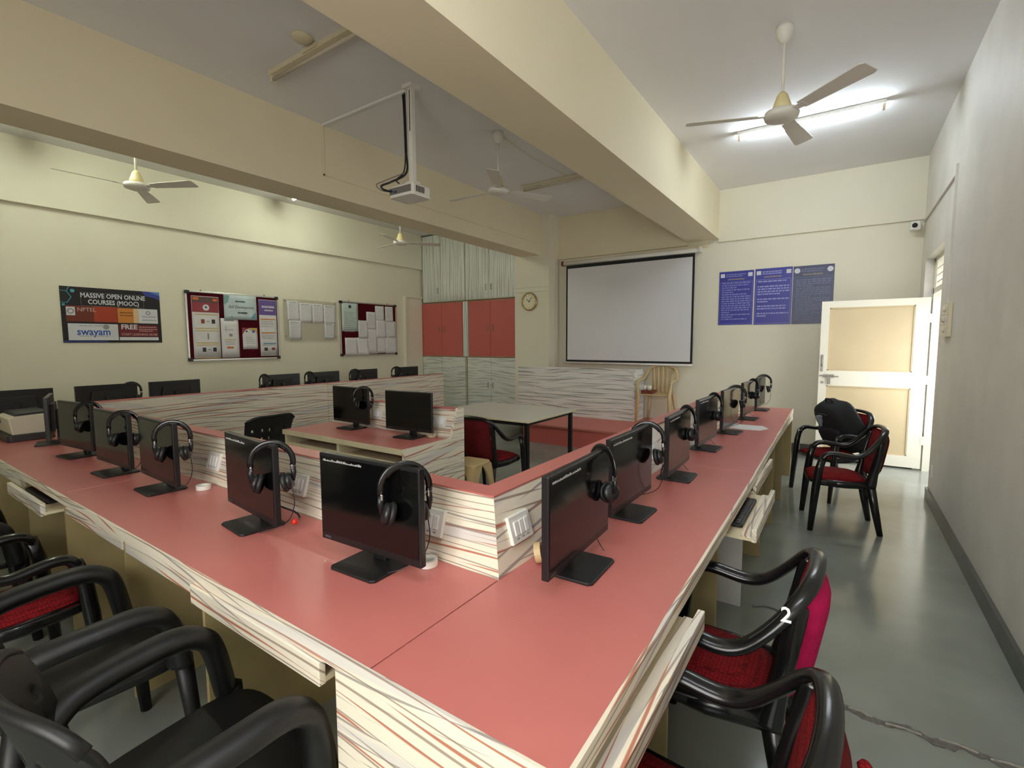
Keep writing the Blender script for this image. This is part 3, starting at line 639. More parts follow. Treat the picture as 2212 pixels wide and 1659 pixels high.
# clear board screwed to the wall with printed sheets
t = thing('clear_notice_panel', 'clear acrylic notice panel between the two framed boards', 'notice panel', (XL, 4.75, 1.535))
F = FrameL(4.265, 1.535); w_, h_ = 0.965, 0.655
rect(F, 0, w_, 0, h_, 0.010, 0.014, 'acrylic_sheet', mat('acrylic', (226, 220, 198), 0.12, alpha=0.35), t)
for u in (0.03, w_-0.04):
    for v in (0.07, h_-0.03): MB().lathe([(0.013, 0.0), (0.013, 0.018), (0.0, 0.02)], 12, (u, v, 0)).xf(F).build('stud', STEEL, t)
for i, (u0, u1, v0, v1, lb) in enumerate([(0.065, 0.275, 0.05, 0.53, 'first printed sheet of the top row on the clear panel'), (0.28, 0.51, 0.08, 0.55, 'second printed sheet of the top row on the clear panel'),
        (0.515, 0.73, 0.08, 0.555, 'third printed sheet of the top row on the clear panel'), (0.735, 0.965, 0.10, 0.57, 'last printed sheet of the top row on the clear panel'),
        (0.085, 0.30, 0.52, 0.965, 'lower left printed sheet on the clear panel'), (0.735, 0.935, 0.56, 0.95, 'lower right printed sheet on the clear panel')]):
    o = P(u0, u1, v0, v1, lb, d=0.0148+0.001*(i >= 4), group='printed sheets on the clear panel')
    lines(F, (u0+0.025)*w_, (u1-0.025)*w_, [h_*(1-v0-(v1-v0)*(0.12+0.085*k)) for k in range(9)], 0.008, 0.0165+0.001*(i >= 4), 'small_print', mat('faint_ink', (176, 176, 180), 0.8), o, 0.2, 40+i)
    lines(F, (u0+0.02)*w_, (u1-0.03)*w_, [h_*(1-v0-(v1-v0)*0.06)], 0.012, 0.0165+0.001*(i >= 4), 'heading', INK, o, 0.2, 60+i)

# ---- blue posters on the back wall
def blue_poster(label, x0, x1, z0, z1, m, ml, rows, seed, round_):
    t = thing('blue_poster', label, 'poster', ((x0+x1)/2, YB, z0), 0, 'blue rule posters on the back wall')
    F = FrameB(x0, z0); w_, h_ = x1-x0, z1-z0
    rect(F, 0, w_, 0, h_, 0, 0.005, 'sheet', m, t)
    d = 0.0052
    b = MB()
    for q in ((0.03, 0.97, 0.02, 0.025), (0.03, 0.97, 0.80, 0.805), (0.03, 0.037, 0.02, 0.805), (0.963, 0.97, 0.02, 0.805)): b.box(q[0]*w_, q[1]*w_, q[2]*h_, q[3]*h_, d, d+0.0005)
    b.xf(F).build('border_line', ml, t)
    for u in (0.1, 0.9):
        if round_: MB().lathe([(0.034, d), (0.034, d+0.0006)], 16, (u*w_, 0.92*h_, 0)).xf(F).build('emblem', Wp, t)
        else: rect(F, u*w_-0.028, u*w_+0.028, 0.89*h_, 0.96*h_, d, d+0.0006, 'emblem', Wp, t)
    lines(F, 0.2*w_, 0.8*w_, [0.94*h_, 0.905*h_], 0.014, d, 'heading', ml, t, 0.2, seed)
    lines(F, 0.25*w_, 0.75*w_, [0.85*h_], 0.018, d, 'subheading', pm('dull_gold', (150, 136, 120)), t, 0.1, seed+1)
    for k, (v, a) in enumerate(rows): lines(F, 0.08*w_, (0.08+0.86*a)*w_, [v*h_], 0.017, d, 'text_line', ml, t, 0.03, seed+3+k)
    return t
BL, BLT = pm('royal_blue', (52, 54, 148), 0.35), pm('pale_blue_text', (132, 136, 196))
blue_poster('royal blue poster of closely set lines next to the projection screen', -1.535, -1.085, 1.735, 2.493, BL, BLT, [(0.78-0.042*k, a) for k, a in enumerate([1, .93, .52, .95, .4, .85, 1, 1, 1, 1, 1, 1, .95, .3, 1, .4, .9])], 3, False)
blue_poster('royal blue poster of widely spaced lines, middle of the three', -1.068, -0.615, 1.73, 2.497, BL, pm('paler_blue_text', (160, 164, 214)), [(0.77, .9), (0.68, 1), (0.635, 1), (0.59, 1), (0.545, .72), (0.455, 1), (0.41, .35), (0.33, .9), (0.285, .9), (0.2, 1), (0.155, .3)], 33, False)
blue_poster('slate blue poster partly hidden by the open door', -0.607, -0.145, 1.728, 2.492, pm('slate_blue', (62, 66, 100), 0.35), pm('slate_text', (116, 120, 146)), [(0.76-0.036*k, a) for k, a in enumerate([1, 1, 1, .5, 1, 1, 1, 1, .45, 1, 1, .5, 1, 1, 1, .4, 1, 1, 1, 1])], 63, True)
# ================================================================== desks
def striped_end(mb, name, m, parent, **k): return mb.build(name, m, parent, **k)
def tray(parent, axis, a, b_, front, sgn, back, group_m, z0=0.650, lip_h=0.055):
    """keyboard tray: a..b_ across, `front` the lip face, sgn the direction out of the desk"""
    if axis == 'X':
        tr = MB().box(a, b_, front-sgn*0.018, back, z0, z0+0.014).build('keyboard_tray', PLYD, parent)
        MB().box(a, b_, front, front-sgn*0.02, z0-0.004, z0+lip_h).build('tray_front', stX, tr, bevel=0.002)
    else:
        tr = MB().box(front-sgn*0.018, back, a, b_, z0, z0+0.014).build('keyboard_tray', PLYD, parent)
        MB().box(front, front-sgn*0.02, a, b_, z0-0.004, z0+lip_h).build('tray_front', stY, tr, bevel=0.002)
        MB().box(front-sgn*0.02, front-sgn*0.06, a, b_, z0+0.014, z0+0.02).build('tray_ledge', stY, tr)
    return tr
# --- run facing the viewpoint
t = thing('computer_desk', 'long coral-topped desk run across the foreground with striped partition', 'desk', (-3.0, 0.95, 0), 0, 'coral computer desk runs')
MB().box(-3.225, -0.873, 0.69, 1.195, 0.712, 0.75).build('worktop', PINK, t, bevel=0.0015)
MB().box(-6.10, -3.228, 0.69, 1.195, 0.712, 0.75).build('worktop', PINK, t, bevel=0.0015)
MB().box(-3.226, -0.3655, 0.682, 0.69, 0.706, 0.7505).build('worktop_edging', stX, t)
MB().box(-6.10, -3.229, 0.682, 0.69, 0.706, 0.7505).build('worktop_edging', stX, t)
PT = 0.985
def partition(axis, prof, a, b_, mitre, sgn):
    # prof: (across, z); the end at b_/a is mitred where `mitre` says
    vs = []
    for end in (a, b_):
        for c_, z in prof:
            e_ = mitre(c_) if end is None else end
            vs.append((e_, c_, z) if axis == 'X' else (c_, e_, z))
    n_ = len(prof)
    return MB().add(vs, [tuple(range(n_))[::-1], tuple(range(n_, 2*n_))]+[(i, (i+1) % n_, n_+(i+1) % n_, n_+i) for i in range(n_)])
PN = [(1.195, 0), (1.195, 0.75), (1.265, PT), (1.35, PT), (1.35, 0)]
PR_ = [(-0.869, 0), (-0.869, 0.75), (-0.939, PT), (-1.024, PT), (-1.024, 0)]
mN = lambda y: -0.869-(y-1.195)
mR = lambda x: 1.195+(-0.869-x)
partition('X', PN, -5.40, None, mN, 1).build('partition', stX, t)
MB().prism([(-5.40, 1.263), (-0.937, 1.263), (-1.026, 1.352), (-5.40, 1.352)], 'Z', PT, PT+0.006).build('partition_cap', PINK, t)
MB().box(-0.995, -0.366, 0.683, 0.70, 0.0, 0.706).build('corner_front_panel', stX, t)
for x in (-0.997, -1.725, -2.415, -3.225, -3.95, -4.66, -5.38, -6.08): MB().box(x-0.018, x, 0.70, 1.195, 0, 0.712).build('side_panel', PLY, t)
for k, (a, b_, fy) in enumerate(((-1.745, -1.04, 0.668), (-2.40, -1.74, 0.695), (-3.19, -2.435, 0.695), (-3.93, -3.25, 0.615), (-4.64, -3.97, 0.69), (-5.36, -4.68, 0.69))):
    tray(t, 'X', a, b_, fy, -1, 1.1, stX, lip_h=0.060)
# --- run along the door wall side
t = thing('computer_desk', 'long coral-topped desk run receding towards the open door', 'desk', (-0.65, 3.4, 0), 0, 'coral computer desk runs')
MB().prism([(-0.869, 0.69), (-0.367, 0.69), (-0.39, 3.03), (-0.869, 3.03)], 'Z', 0.712, 0.75).build('worktop', PINK, t, bevel=0.0015)
MB().prism([(-0.869, 3.034), (-0.392, 3.034), (-0.443, 6.17), (-0.869, 6.17)], 'Z', 0.712, 0.75).build('worktop', PINK, t, bevel=0.0015)
MB().prism([(-0.367, 0.683), (-0.357, 0.683), (-0.380, 3.03), (-0.39, 3.03)], 'Z', 0.704, 0.7505).build('worktop_edging', stY, t)
MB().prism([(-0.392, 3.034), (-0.382, 3.034), (-0.433, 6.17), (-0.443, 6.17)], 'Z', 0.704, 0.7505).build('worktop_edging', stY, t)
partition('Y', PR_, None, 6.17, mR, 1).build('partition', stY, t)
MB().prism([(-0.937, 1.263), (-0.937, 6.172), (-1.026, 6.172), (-1.026, 1.352)], 'Z', PT, PT+0.006).build('partition_cap', PINK, t)
PLYLIT = mat('lit_cream_board', (232, 232, 230), 0.45, var=0.06, vscale=9)  # for one side panel: the light falling on it is put into the colour
for k, y in enumerate((0.70, 1.472, 2.2, 2.9, 3.67, 4.4, 5.14, 6.13)):
    MB().box(-0.865, -0.41-0.004*k, y, y+0.018, 0, 0.712).build('side_panel', PLYLIT if k == 3 else PLY, t)
for k, (a, b_, fx) in enumerate(((0.745, 1.455, -0.305), (1.492, 2.19, -0.40), (2.225, 2.89, -0.27), (2.925, 3.66, -0.365), (3.695, 4.39, -0.425), (4.425, 5.13, -0.43), (5.165, 6.1, -0.43))):
    tray(t, 'Y', a, b_, fx, 1, -0.8, stY, lip_h=0.055)
# --- run along the notice board side
t = thing('computer_desk', 'long desk run with striped partition below the notice boards', 'desk', (-5.7, 3.4, 0), 0, 'coral computer desk runs')
MB().box(-6.10, -5.555, 1.2, 5.95, 0.712, 0.75).build('worktop', PINK, t)
MB().box(-6.11, -6.10, 0.69, 5.95, 0.706, 0.7505).build('worktop_edging', stY, t)
for y0, y1 in ((1.352, 3.75), (3.754, 5.92)):
    MB().prism([(-5.40, 0), (-5.40, PT), (-5.485, PT), (-5.555, 0.75), (-5.555, 0)], 'Y', y0, y1).build('partition', stY, t)
MB().box(-5.487, -5.398, 1.354, 5.922, PT, PT+0.006).build('partition_cap', PINK, t)
for y in (1.4, 2.3, 3.2, 4.1, 5.0, 5.9): MB().box(-6.08, -5.555, y, y+0.018, 0, 0.712).build('side_panel', PLY, t)
# --- inner desk
t = thing('instructor_desk', 'short coral desk with two monitors and a striped end panel', 'desk', (-3.25, 2.6, 0))
MB().box(-4.01, -2.522, 2.333, 2.825, 0.715, 0.75).build('worktop', PINK, t, bevel=0.0015)
MB().box(-4.015, -2.522, 2.325, 2.333, 0.71, 0.7505).build('worktop_edging', PLYD, t)
MB().prism([(2.825, 0), (2.825, 0.75), (2.90, 0.968), (2.97, 0.968), (2.97, 0)], 'X', -4.01, -2.522).build('partition', stX, t)
MB().box(-4.012, -2.522, 2.895, 2.973, 0.968, 0.976).build('partition_cap', PINK, t)
MB().prism([(2.325, 0), (2.325, 0.753), (2.82, 0.753), (2.90, 0.982), (2.974, 0.982), (2.974, 0)], 'X', -2.522, -2.50).build('end_panel', stY, t)
for x in (-4.005, -3.28): MB().box(x, x+0.03, 2.34, 2.8, 0, 0.712).build('side_panel', PLYD, t)
for a, b_ in ((-3.97, -3.285), (-3.245, -2.53)):
    tr = MB().box(a, b_, 2.36, 2.75, 0.612, 0.626).build('keyboard_tray', PLYD, t)
    MB().box(a, b_, 2.335, 2.355, 0.585, 0.648).build('tray_front', PLYD, tr)
# --- white table
t = thing('white_table', 'white-topped table on black square legs inside the desk ring', 'table', (-3.08, 4.36, 0))
MB().box(-3.70, -2.455, 3.87, 4.86, 0.725, 0.75).build('tabletop', mat('white_laminate', (214, 212, 202), 0.35, var=0.03), t, bevel=0.003)
MB().box(-3.705, -2.45, 3.865, 4.865, 0.727, 0.744).build('tabletop_edging', PLYD, t)
ap = MB()
ap.box(-3.66, -2.5, 3.90, 3.925, 0.69, 0.725).box(-3.66, -2.5, 4.805, 4.83, 0.69, 0.725).box(-3.66, -3.635, 3.9, 4.83, 0.69, 0.725).box(-2.525, -2.5, 3.9, 4.83, 0.69, 0.725)
ap.build('apron', DARKM, t)
for x in (-3.675, -2.52):
    for y in (3.895, 4.80): MB().box(x, x+0.038, y, y+0.038, 0, 0.725).build('leg', DARKM, t)

# ================================================================== platform and podium
PZ = 0.285
t = thing('teaching_platform', 'low coral teaching platform below the projection screen', 'platform', (-3.2, 6.8, 0))
MB().box(-4.84, -1.95, 6.11, 7.215, PZ-0.035, PZ).box(-4.165, -1.95, 7.215, 7.565, PZ-0.035, PZ).build('top_board', PINKD, t)
MB().box(-3.965, -1.97, 6.135, 6.155, 0, PZ-0.035).build('riser', PINKD, t)
MB().box(-1.97, -1.95, 6.135, 7.56, 0, PZ-0.035).build('side_board', PINKD, t)
MB().box(-4.84, -1.948, 6.10, 6.111, PZ-0.022, PZ+0.001).build('nosing', mat('nosing_strip', (196, 120, 104), 0.4), t)
MB().box(-3.985, -3.965, 6.135, 7.2, 0, PZ-0.035).build('side_board', PINKD, t)
t = thing('podium', 'white wave-patterned podium counter on the coral platform', 'podium', (-3.6, 7.2, PZ))
MB().box(-4.70, -2.61, 7.08, 7.10, PZ, 1.085).build('front_panel', stripes('white_wave_laminate', 'X', (232, 232, 226), [((198, 202, 196), 8, 3.0, 1.3, 0.0, 0.28, 0.75), ((120, 122, 116), 15, 4.0, 1.2, -0.03, 0.14, 0.85), ((166, 160, 152), 23, 4.4, 1.3, -0.03, 0.13, 0.75)]), t)
MB().prism([(7.075, PZ), (7.075, 1.09), (7.42, 1.09), (7.50, 0.99), (7.50, PZ)], 'X', -2.61, -2.59).build('end_panel', gsY, t)
MB().box(-4.15, -2.612, 7.11, 7.48, 0.98, 1.0).build('counter_shelf', PINKD, t)
# ================================================================== switch plates on the partitions
def make_plate():
    t = thing('switch_plate', 'x', 'switch plate', (0, 0, 0), 0, 'switch plates on the partitions')
    # local: faces -Y, origin at the centre on the partition face
    Mt = Matrix.Rotation(R(-16.6), 4, 'X')
    MB().box(-0.062, 0.062, -0.013, 0.002, -0.047, 0.047).xf(Mt).build('plate', WHITE, t, local=True, bevel=0.003)
    for k in range(3):
        x = -0.03+0.03*k
        r = MB().prism([(-0.012, -0.022), (-0.016, -0.022), (-0.0185, 0.026), (-0.012, 0.026)], 'X', x-0.011, x+0.011).xf(Mt).build('rocker', mat('rocker_white', (246, 246, 242), 0.3), t, local=True, bevel=0.0015)
        MB().box(x-0.007, x+0.007, -0.0137, -0.0127, -0.034, -0.030).xf(Mt).build('mark', INK, r, local=True)
    return t
pl = make_plate(); used = []
g = 'switch plates on the partitions'
for x, l in ((-1.187, 'white three-switch plate right of the nearest foreground monitor'), (-2.0, 'white three-switch plate right of the second foreground monitor'), (-2.79, 'white three-switch plate right of the third foreground monitor')):
    place(pl, used, (x, 1.229, 0.864), 0, l, g)
for y, l in ((1.357, 'white three-switch plate by the inner corner of the receding desk'), (2.80, 'switch plate behind the third monitor of the receding desk')):
    place(pl, used, (-0.903, y, 0.864), 90, l, g)
for x, l in ((-2.655, 'switch plate on the short desk nearer its end panel'), (-3.405, 'switch plate on the short desk between the two monitors')):
    place(pl, used, (x, 2.864, 0.868), 0, l, g)

# ================================================================== monitors
def make_monitor():
    t = thing('monitor', 'x', 'monitor', (0, 0, 0), 0)
    b = MB().cbox(-0.105, 0.105, -0.09, 0.09, 0.0, 0.010, 0.012).build('stand_base', BLKM, t, local=True, bevel=0.003)
    MB().prism([(-0.03, 0.008), (0.03, 0.008), (0.022, 0.26), (-0.022, 0.26)], 'Y', 0.035, 0.06).build('stand_neck', BLK, t, local=True, bevel=0.004)
    p = MB().box(-0.237, 0.237, -0.012, 0.012, 0.052, 0.365).build('panel', BLK, t, local=True, bevel=0.003)
    MB().prism([(-0.15, 0.11), (0.15, 0.11), (0.12, 0.31), (-0.12, 0.31)], 'Y', 0.010, 0.036).build('rear_housing', BLKM, p, local=True, bevel=0.006)
    MB().box(-0.229, 0.229, -0.0132, -0.0118, 0.078, 0.354).build('screen', SCREEN, p, local=True)
    MB().box(-0.218, -0.188, -0.0133, -0.012, 0.060, 0.068).build('maker_badge', mat('badge_grey', (70, 70, 74), 0.5), p, local=True)
    return t
def sticker(mon, seed):
    rn = random.Random(seed); b = MB(); x = -0.215
    while x < -0.02:
        wd = rn.uniform(0.0012, 0.004); h = rn.uniform(0.003, 0.009)
        b.box(x, x+wd, -0.0140, -0.0133, 0.338, 0.338+h); x += wd+rn.uniform(0.0015, 0.004)
    pan = [c for c in mon.children if c.name.startswith('panel')][0]
    o = b.build('asset_label', mat('label_white', (190, 190, 192), 0.6), pan, local=True); o['kind'] = 'stuff'
mon = make_monitor(); used = []
MONS = {}
def put_mon(k, x, y, rz, label, group, st=False):
    o = place(mon, used, (x, y, 0.75), rz, label, group); MONS[k] = o
    return o
ordn = ['first', 'second', 'third', 'fourth', 'fifth', 'sixth', 'seventh']
gN = 'monitors on the foreground desk run'
for k, (x, y, rz, l) in enumerate(((-1.285, 1.035, 2.4, 'large black monitor in the foreground nearest the inner desk corner'), (-1.99, 1.01, -6, 'second black monitor along the foreground desk from the corner'),
        (-2.88, 1.0, -2, 'third black monitor along the foreground desk from the corner'), (-3.48, 0.99, 2, 'fourth black monitor along the foreground desk from the corner'),
        (-4.22, 1.01, 6, 'fifth black monitor along the foreground desk from the corner'), (-4.93, 1.03, -16, 'black monitor turned edge-on beside the printer'))):
    put_mon('N%d' % (k+1), x, y, rz, l, gN)
gR = 'monitors on the receding desk run'
for k, (x, y, rz) in enumerate(((-0.70, 1.415, 92), (-0.745, 2.005, 89), (-0.735, 2.70, 91.5), (-0.77, 3.54, 87.5), (-0.755, 4.28, 86), (-0.745, 5.13, 86), (-0.735, 5.88, 88))):
    put_mon('R%d' % (k+1), x, y, rz, '%s black monitor on the desk run receding to the door' % ordn[k] if k < 6 else 'last black monitor at the door end of the receding desk', gR)
gI = 'monitors on the short inner desk'
put_mon('I1', -3.56, 2.70, 0, 'black monitor with a headset on the short inner desk', gI)
put_mon('I2', -2.83, 2.69, 5, 'bare black monitor on the short inner desk', gI)
gL = 'monitors below the notice boards'
for k, (y, l) in enumerate(((1.0, 'black monitor behind the printer at the left edge'), (1.62, 'black monitor below the dark course poster'), (2.19, 'black monitor between the course poster and the coloured board'),
        (3.355, 'black monitor below the gap between the coloured board and the clear panel'), (3.95, 'black monitor below the clear notice panel'), (4.62, 'black monitor below the crowded notice board'), (5.45, 'farthest black monitor beside the cupboards'))):
    put_mon('L%d' % (k+1), -5.76, y, -90+(k % 3-1)*1.5, l, gL)
for i, k in enumerate(('N1', 'N2', 'R1', 'R2', 'R3', 'R4')): sticker(MONS[k], 100+i)

# ================================================================== headsets
def make_headset():
    t = thing('headset', 'x', 'headset', (0, 0, 0), 0)
    # local: origin = where the band rests, band in the XZ plane
    r = 0.077; c = -0.070
    arc = [(r*math.cos(R(a))*0.98, 0, c+r*math.sin(R(a))) for a in range(-12, 193, 12)]
    MB().tube(arc, 0.0066, 8, flat=(1.7, 0.62), up=(0, 1, 0.001)).build('headband', BLKG, t, local=True, smooth=True)
    MB().tube([(x*0.93, 0, c+(z-c)*0.93) for x, y, z in arc[4:-4]], 0.006, 6, flat=(1.7, 0.6), up=(0, 1, 0.001)).build('band_padding', BLKM, t, local=True, smooth=True)
    for s in (-1, 1):
        MB().box(s*0.072-0.004, s*0.072+0.004, -0.010, 0.010, c-0.032, c-0.012).build('slider', CHROME, t, local=True, bevel=0.002)
        MB().tube([(s*0.074, 0, c-0.02), (s*0.076, 0, c-0.045), (s*0.070, 0, c-0.075)], 0.005, 6, flat=(2.2, 1), up=(0, 1, 0.001)).build('yoke', BLK, t, local=True, smooth=True)
        Mx = Matrix.Translation((s*0.052, 0, c-0.078)) @ Matrix.Rotation(R(-s*14), 4, 'Y')
        cup = MB().lathe([(0.0, s*0.020), (0.024, s*0.020), (0.033, s*0.012), (0.035, s*0.0)], 18, (0, 0, 0), 'X').xf(Mx).build('earcup', BLK, t, local=True, smooth=True)
        MB().lathe([(0.035, s*-0.001), (0.039, s*-0.006), (0.038, s*-0.016), (0.028, s*-0.020), (0.02, s*-0.014), (0.0, s*-0.012)], 18, (0, 0, 0), 'X').xf(Mx).build('ear_cushion', BLKM, cup, local=True, smooth=True)
    MB().tube(crom([(0.07, 0.0, c-0.11), (0.074, 0.0, c-0.17), (0.05, 0.01, c-0.235), (-0.01, 0.02, c-0.27), (-0.06, 0.03, c-0.283)]), 0.0018, 5).build('cable', BLK, t, local=True, smooth=True)
    return t
hs = make_headset(); used = []
gH = 'headsets hung on monitor corners'
def hang(k, dx, rz, label, tilt=0):
    m = MONS[k]; a = m.rotation_euler.z
    o = place(hs, used, (m.location.x+math.cos(a)*dx, m.location.y+math.sin(a)*dx, 1.115), rz, label, gH)
    o.rotation_euler.y = R(tilt)
    return o
hang('N1', 0.165, 52, 'black headset on the large foreground monitor')
hang('N2', 0.20, 50, 'black headset on the second foreground monitor')
hang('N3', 0.20, 55, 'black headset on the third foreground monitor')
hang('N4', 0.17, 50, 'black headset on the fourth foreground monitor')
hang('N5', 0.19, 50, 'black headset on the fifth foreground monitor')
hang('R1', 0.20, 148, 'black headset with chrome on the first monitor of the receding desk')
hang('R2', 0.20, 12, 'black headset on the second monitor of the receding desk')
hang('R3', 0.20, 140, 'black headset on the third monitor of the receding desk')
hang('R4', 0.19, 140, 'black headset on the fourth monitor of the receding desk')
hang('R5', 0.19, 15, 'black headset on the fifth monitor of the receding desk')
hang('R6', 0.20, 135, 'black headset on the sixth monitor of the receding desk')
hang('R7', 0.19, 10, 'black headset on the monitor at the door end')
hang('I1', 0.17, 55, 'black headset on the short desk monitor')
hang('L2', -0.19, 75, 'black headset on the monitor below the course poster')
hang('L4', 0.21, 20, 'headset on the monitor below the coloured board corner')
hang('L5', 0.21, 20, 'headset on the monitor below the clear notice panel')
hang('L6', 0.17, 60, 'headset on the monitor below the crowded notice board')
hang('L7', 0.21, 60, 'headset on the farthest monitor beside the cupboards')

# ================================================================== desk clutter
def grommet(loc, label, m, tilt):
    o = MB().lathe([(0.034, -0.011), (0.034, 0.011), (0.024, 0.011), (0.024, -0.011), (0.034, -0.011)], 22, (0, 0, 0), 'Z').build('cable_grommet', m, smooth=False)
    o.location = loc; o.rotation_euler = tilt
    return tag(o, label, 'cable grommet', 'loose cable grommets on the desks')
grommet((-0.828, 1.37, 0.786), 'beige cable ring leaning behind the first receding monitor', BEIGE, (0, R(78), R(25)))
grommet((-2.70, 1.125, 0.762), 'white cable ring beside the third foreground monitor', WHITE, (0, 0, 0))
grommet((-1.13, 1.145, 0.762), 'white cable ring behind the large foreground monitor', WHITE, (0, 0, 0))
grommet((-2.665, 2.775, 0.775), 'pale cable ring behind the bare short desk monitor', IVORY, (R(50), 0, R(20)))
def cable(name, pts, rad, label, m=BLK):
    o = MB().tube(crom(pts), rad, 6).build(name, m, smooth=True); return tag(o, label, 'cable')
cable('monitor_cable', [(-0.80, 1.40, 0.79), (-0.79, 1.42, 0.83), (-0.76, 1.43, 0.86), (-0.735, 1.43, 0.88)], 0.004, 'black cable from the beige ring to the first receding monitor')
cable('monitor_cable', [(-0.795, 2.60, 0.755), (-0.80, 2.63, 0.80), (-0.785, 2.66, 0.84), (-0.765, 2.70, 0.86)], 0.004, 'black cable behind the third receding monitor')
cable('monitor_cable', [(-1.9, 1.16, 0.755), (-1.88, 1.13, 0.79), (-1.93, 1.09, 0.82), (-1.98, 1.07, 0.86)], 0.004, 'black cable behind the second foreground monitor')
cable('monitor_cable', [(-2.66, 2.78, 0.76), (-2.70, 2.80, 0.79), (-2.78, 2.77, 0.82), (-2.83, 2.74, 0.85)], 0.004, 'black cable behind the bare short desk monitor')
# white papers on the receding desk
def sheet(pts, z, label, m=PAPER):
    o = MB().prism(pts, 'Z', z, z+0.002).build('paper_sheet', m); return tag(o, label, 'paper', 'papers on the receding desk')
sheet([(-0.81, 4.60), (-0.79, 4.74), (-0.56, 4.75), (-0.50, 4.62), (-0.55, 4.5), (-0.78, 4.48)], 0.7505, 'crumpled white paper lying on the receding desk')
# red knob on a cable behind the second foreground monitor
o = MB().lathe([(0.0, -0.012), (0.010, -0.008), (0.012, 0.0), (0.010, 0.008), (0.0, 0.012)], 10, (-1.755, 1.05, 0.80)).build('red_plug', mat('red_plastic', (210, 40, 30), 0.4), smooth=True); tag(o, 'tiny red plug hanging behind the second foreground monitor', 'plug')
# printer
t = thing('printer', 'cream and dark grey desktop printer at the left end of the foreground desk', 'printer', (-5.42, 0.98, 0.75))
PG_ = mat('printer_grey', (58, 58, 60), 0.45); PC = mat('printer_cream', (226, 220, 196), 0.45)
MB().cbox(-5.68, -5.22, 0.84, 1.12, 0.75, 0.80, 0.02).build('base', PG_, t, bevel=0.006)
MB().prism([(0.875, 0.80), (0.86, 0.93), (0.90, 0.945), (1.1, 0.955), (1.1, 0.80)], 'X', -5.64, -5.245).build('body', PC, t, bevel=0.008)
MB().prism([(0.895, 0.945), (0.91, 0.965), (1.1, 0.97), (1.1, 0.95)], 'X', -5.64, -5.25).build('lid', PG_, t, bevel=0.004)
MB().box(-5.56, -5.535, 0.858, 0.864, 0.875, 0.91).build('button', BLK, t)
# keyboards in the open trays
def make_keyboard():
    t = thing('keyboard', 'x', 'keyboard', (0, 0, 0))
    MB().cbox(-0.22, 0.22, -0.065, 0.065, 0, 0.014, 0.008).build('case', BLKM, t, local=True, bevel=0.003)
    b = MB()
    for r_ in range(5):
        for c_ in range(15): b.box(-0.208+c_*0.0278, -0.208+c_*0.0278+0.023, -0.054+r_*0.022, -0.054+r_*0.022+0.018, 0.014, 0.019)
    o = b.build('keys', BLK, t, local=True); o['kind'] = 'stuff'
    return t
kb = make_keyboard(); used = []
place(kb, used, (-0.405, 2.54, 0.666), 90, 'black keyboard in the open tray of the receding desk', 'keyboards in open trays')
place(kb, used, (-3.62, 0.735, 0.666), 0, 'black keyboard in the open tray at the far left of the foreground desk', 'keyboards in open trays')
cable('floor_cable', [(-0.36, 2.94, 0.006), (-0.30, 2.98, 0.006), (-0.22, 2.96, 0.006), (-0.17, 2.90, 0.006)], 0.006, 'grey cable end lying on the floor by the white desk panel', mat('grey_cable_2', (120, 124, 120), 0.5))
# ================================================================== chairs
def sup(a, e): c = math.cos(a); return math.copysign(abs(c)**e, c)
def rounded(hw, y0, y1, taper=0.0, n=32, e=0.45):
    out = []
    for k in range(n):
        a = 2*math.pi*k/n
        x = sup(a, e); y = math.copysign(abs(math.sin(a))**e, math.sin(a))
        yy = (y0+y1)/2+(y1-y0)/2*y
        out.append((hw*(1-taper*(1-(yy-y0)/(y1-y0)))*x, yy))
    return out
def dome(mb, pts, z0, h, rings=5):
    """cushion: outline swept inwards and upwards"""
    n = len(pts); cx = sum(p[0] for p in pts)/n; cy = sum(p[1] for p in pts)/n
    vs = []
    for r in range(rings+1):
        f = r/rings; s = 1-f*0.98 if r else 1.0
        z = z0+h*(1-(1-f)**3.0)
        vs += [(cx+(p[0]-cx)*s, cy+(p[1]-cy)*s, z) for p in pts]
    fs = [(i*n+k, i*n+(k+1) % n, (i+1)*n+(k+1) % n, (i+1)*n+k) for i in range(rings) for k in range(n)]
    fs += [tuple(range(n))[::-1], tuple(rings*n+k for k in range(n))]
    return mb.add(vs, fs)
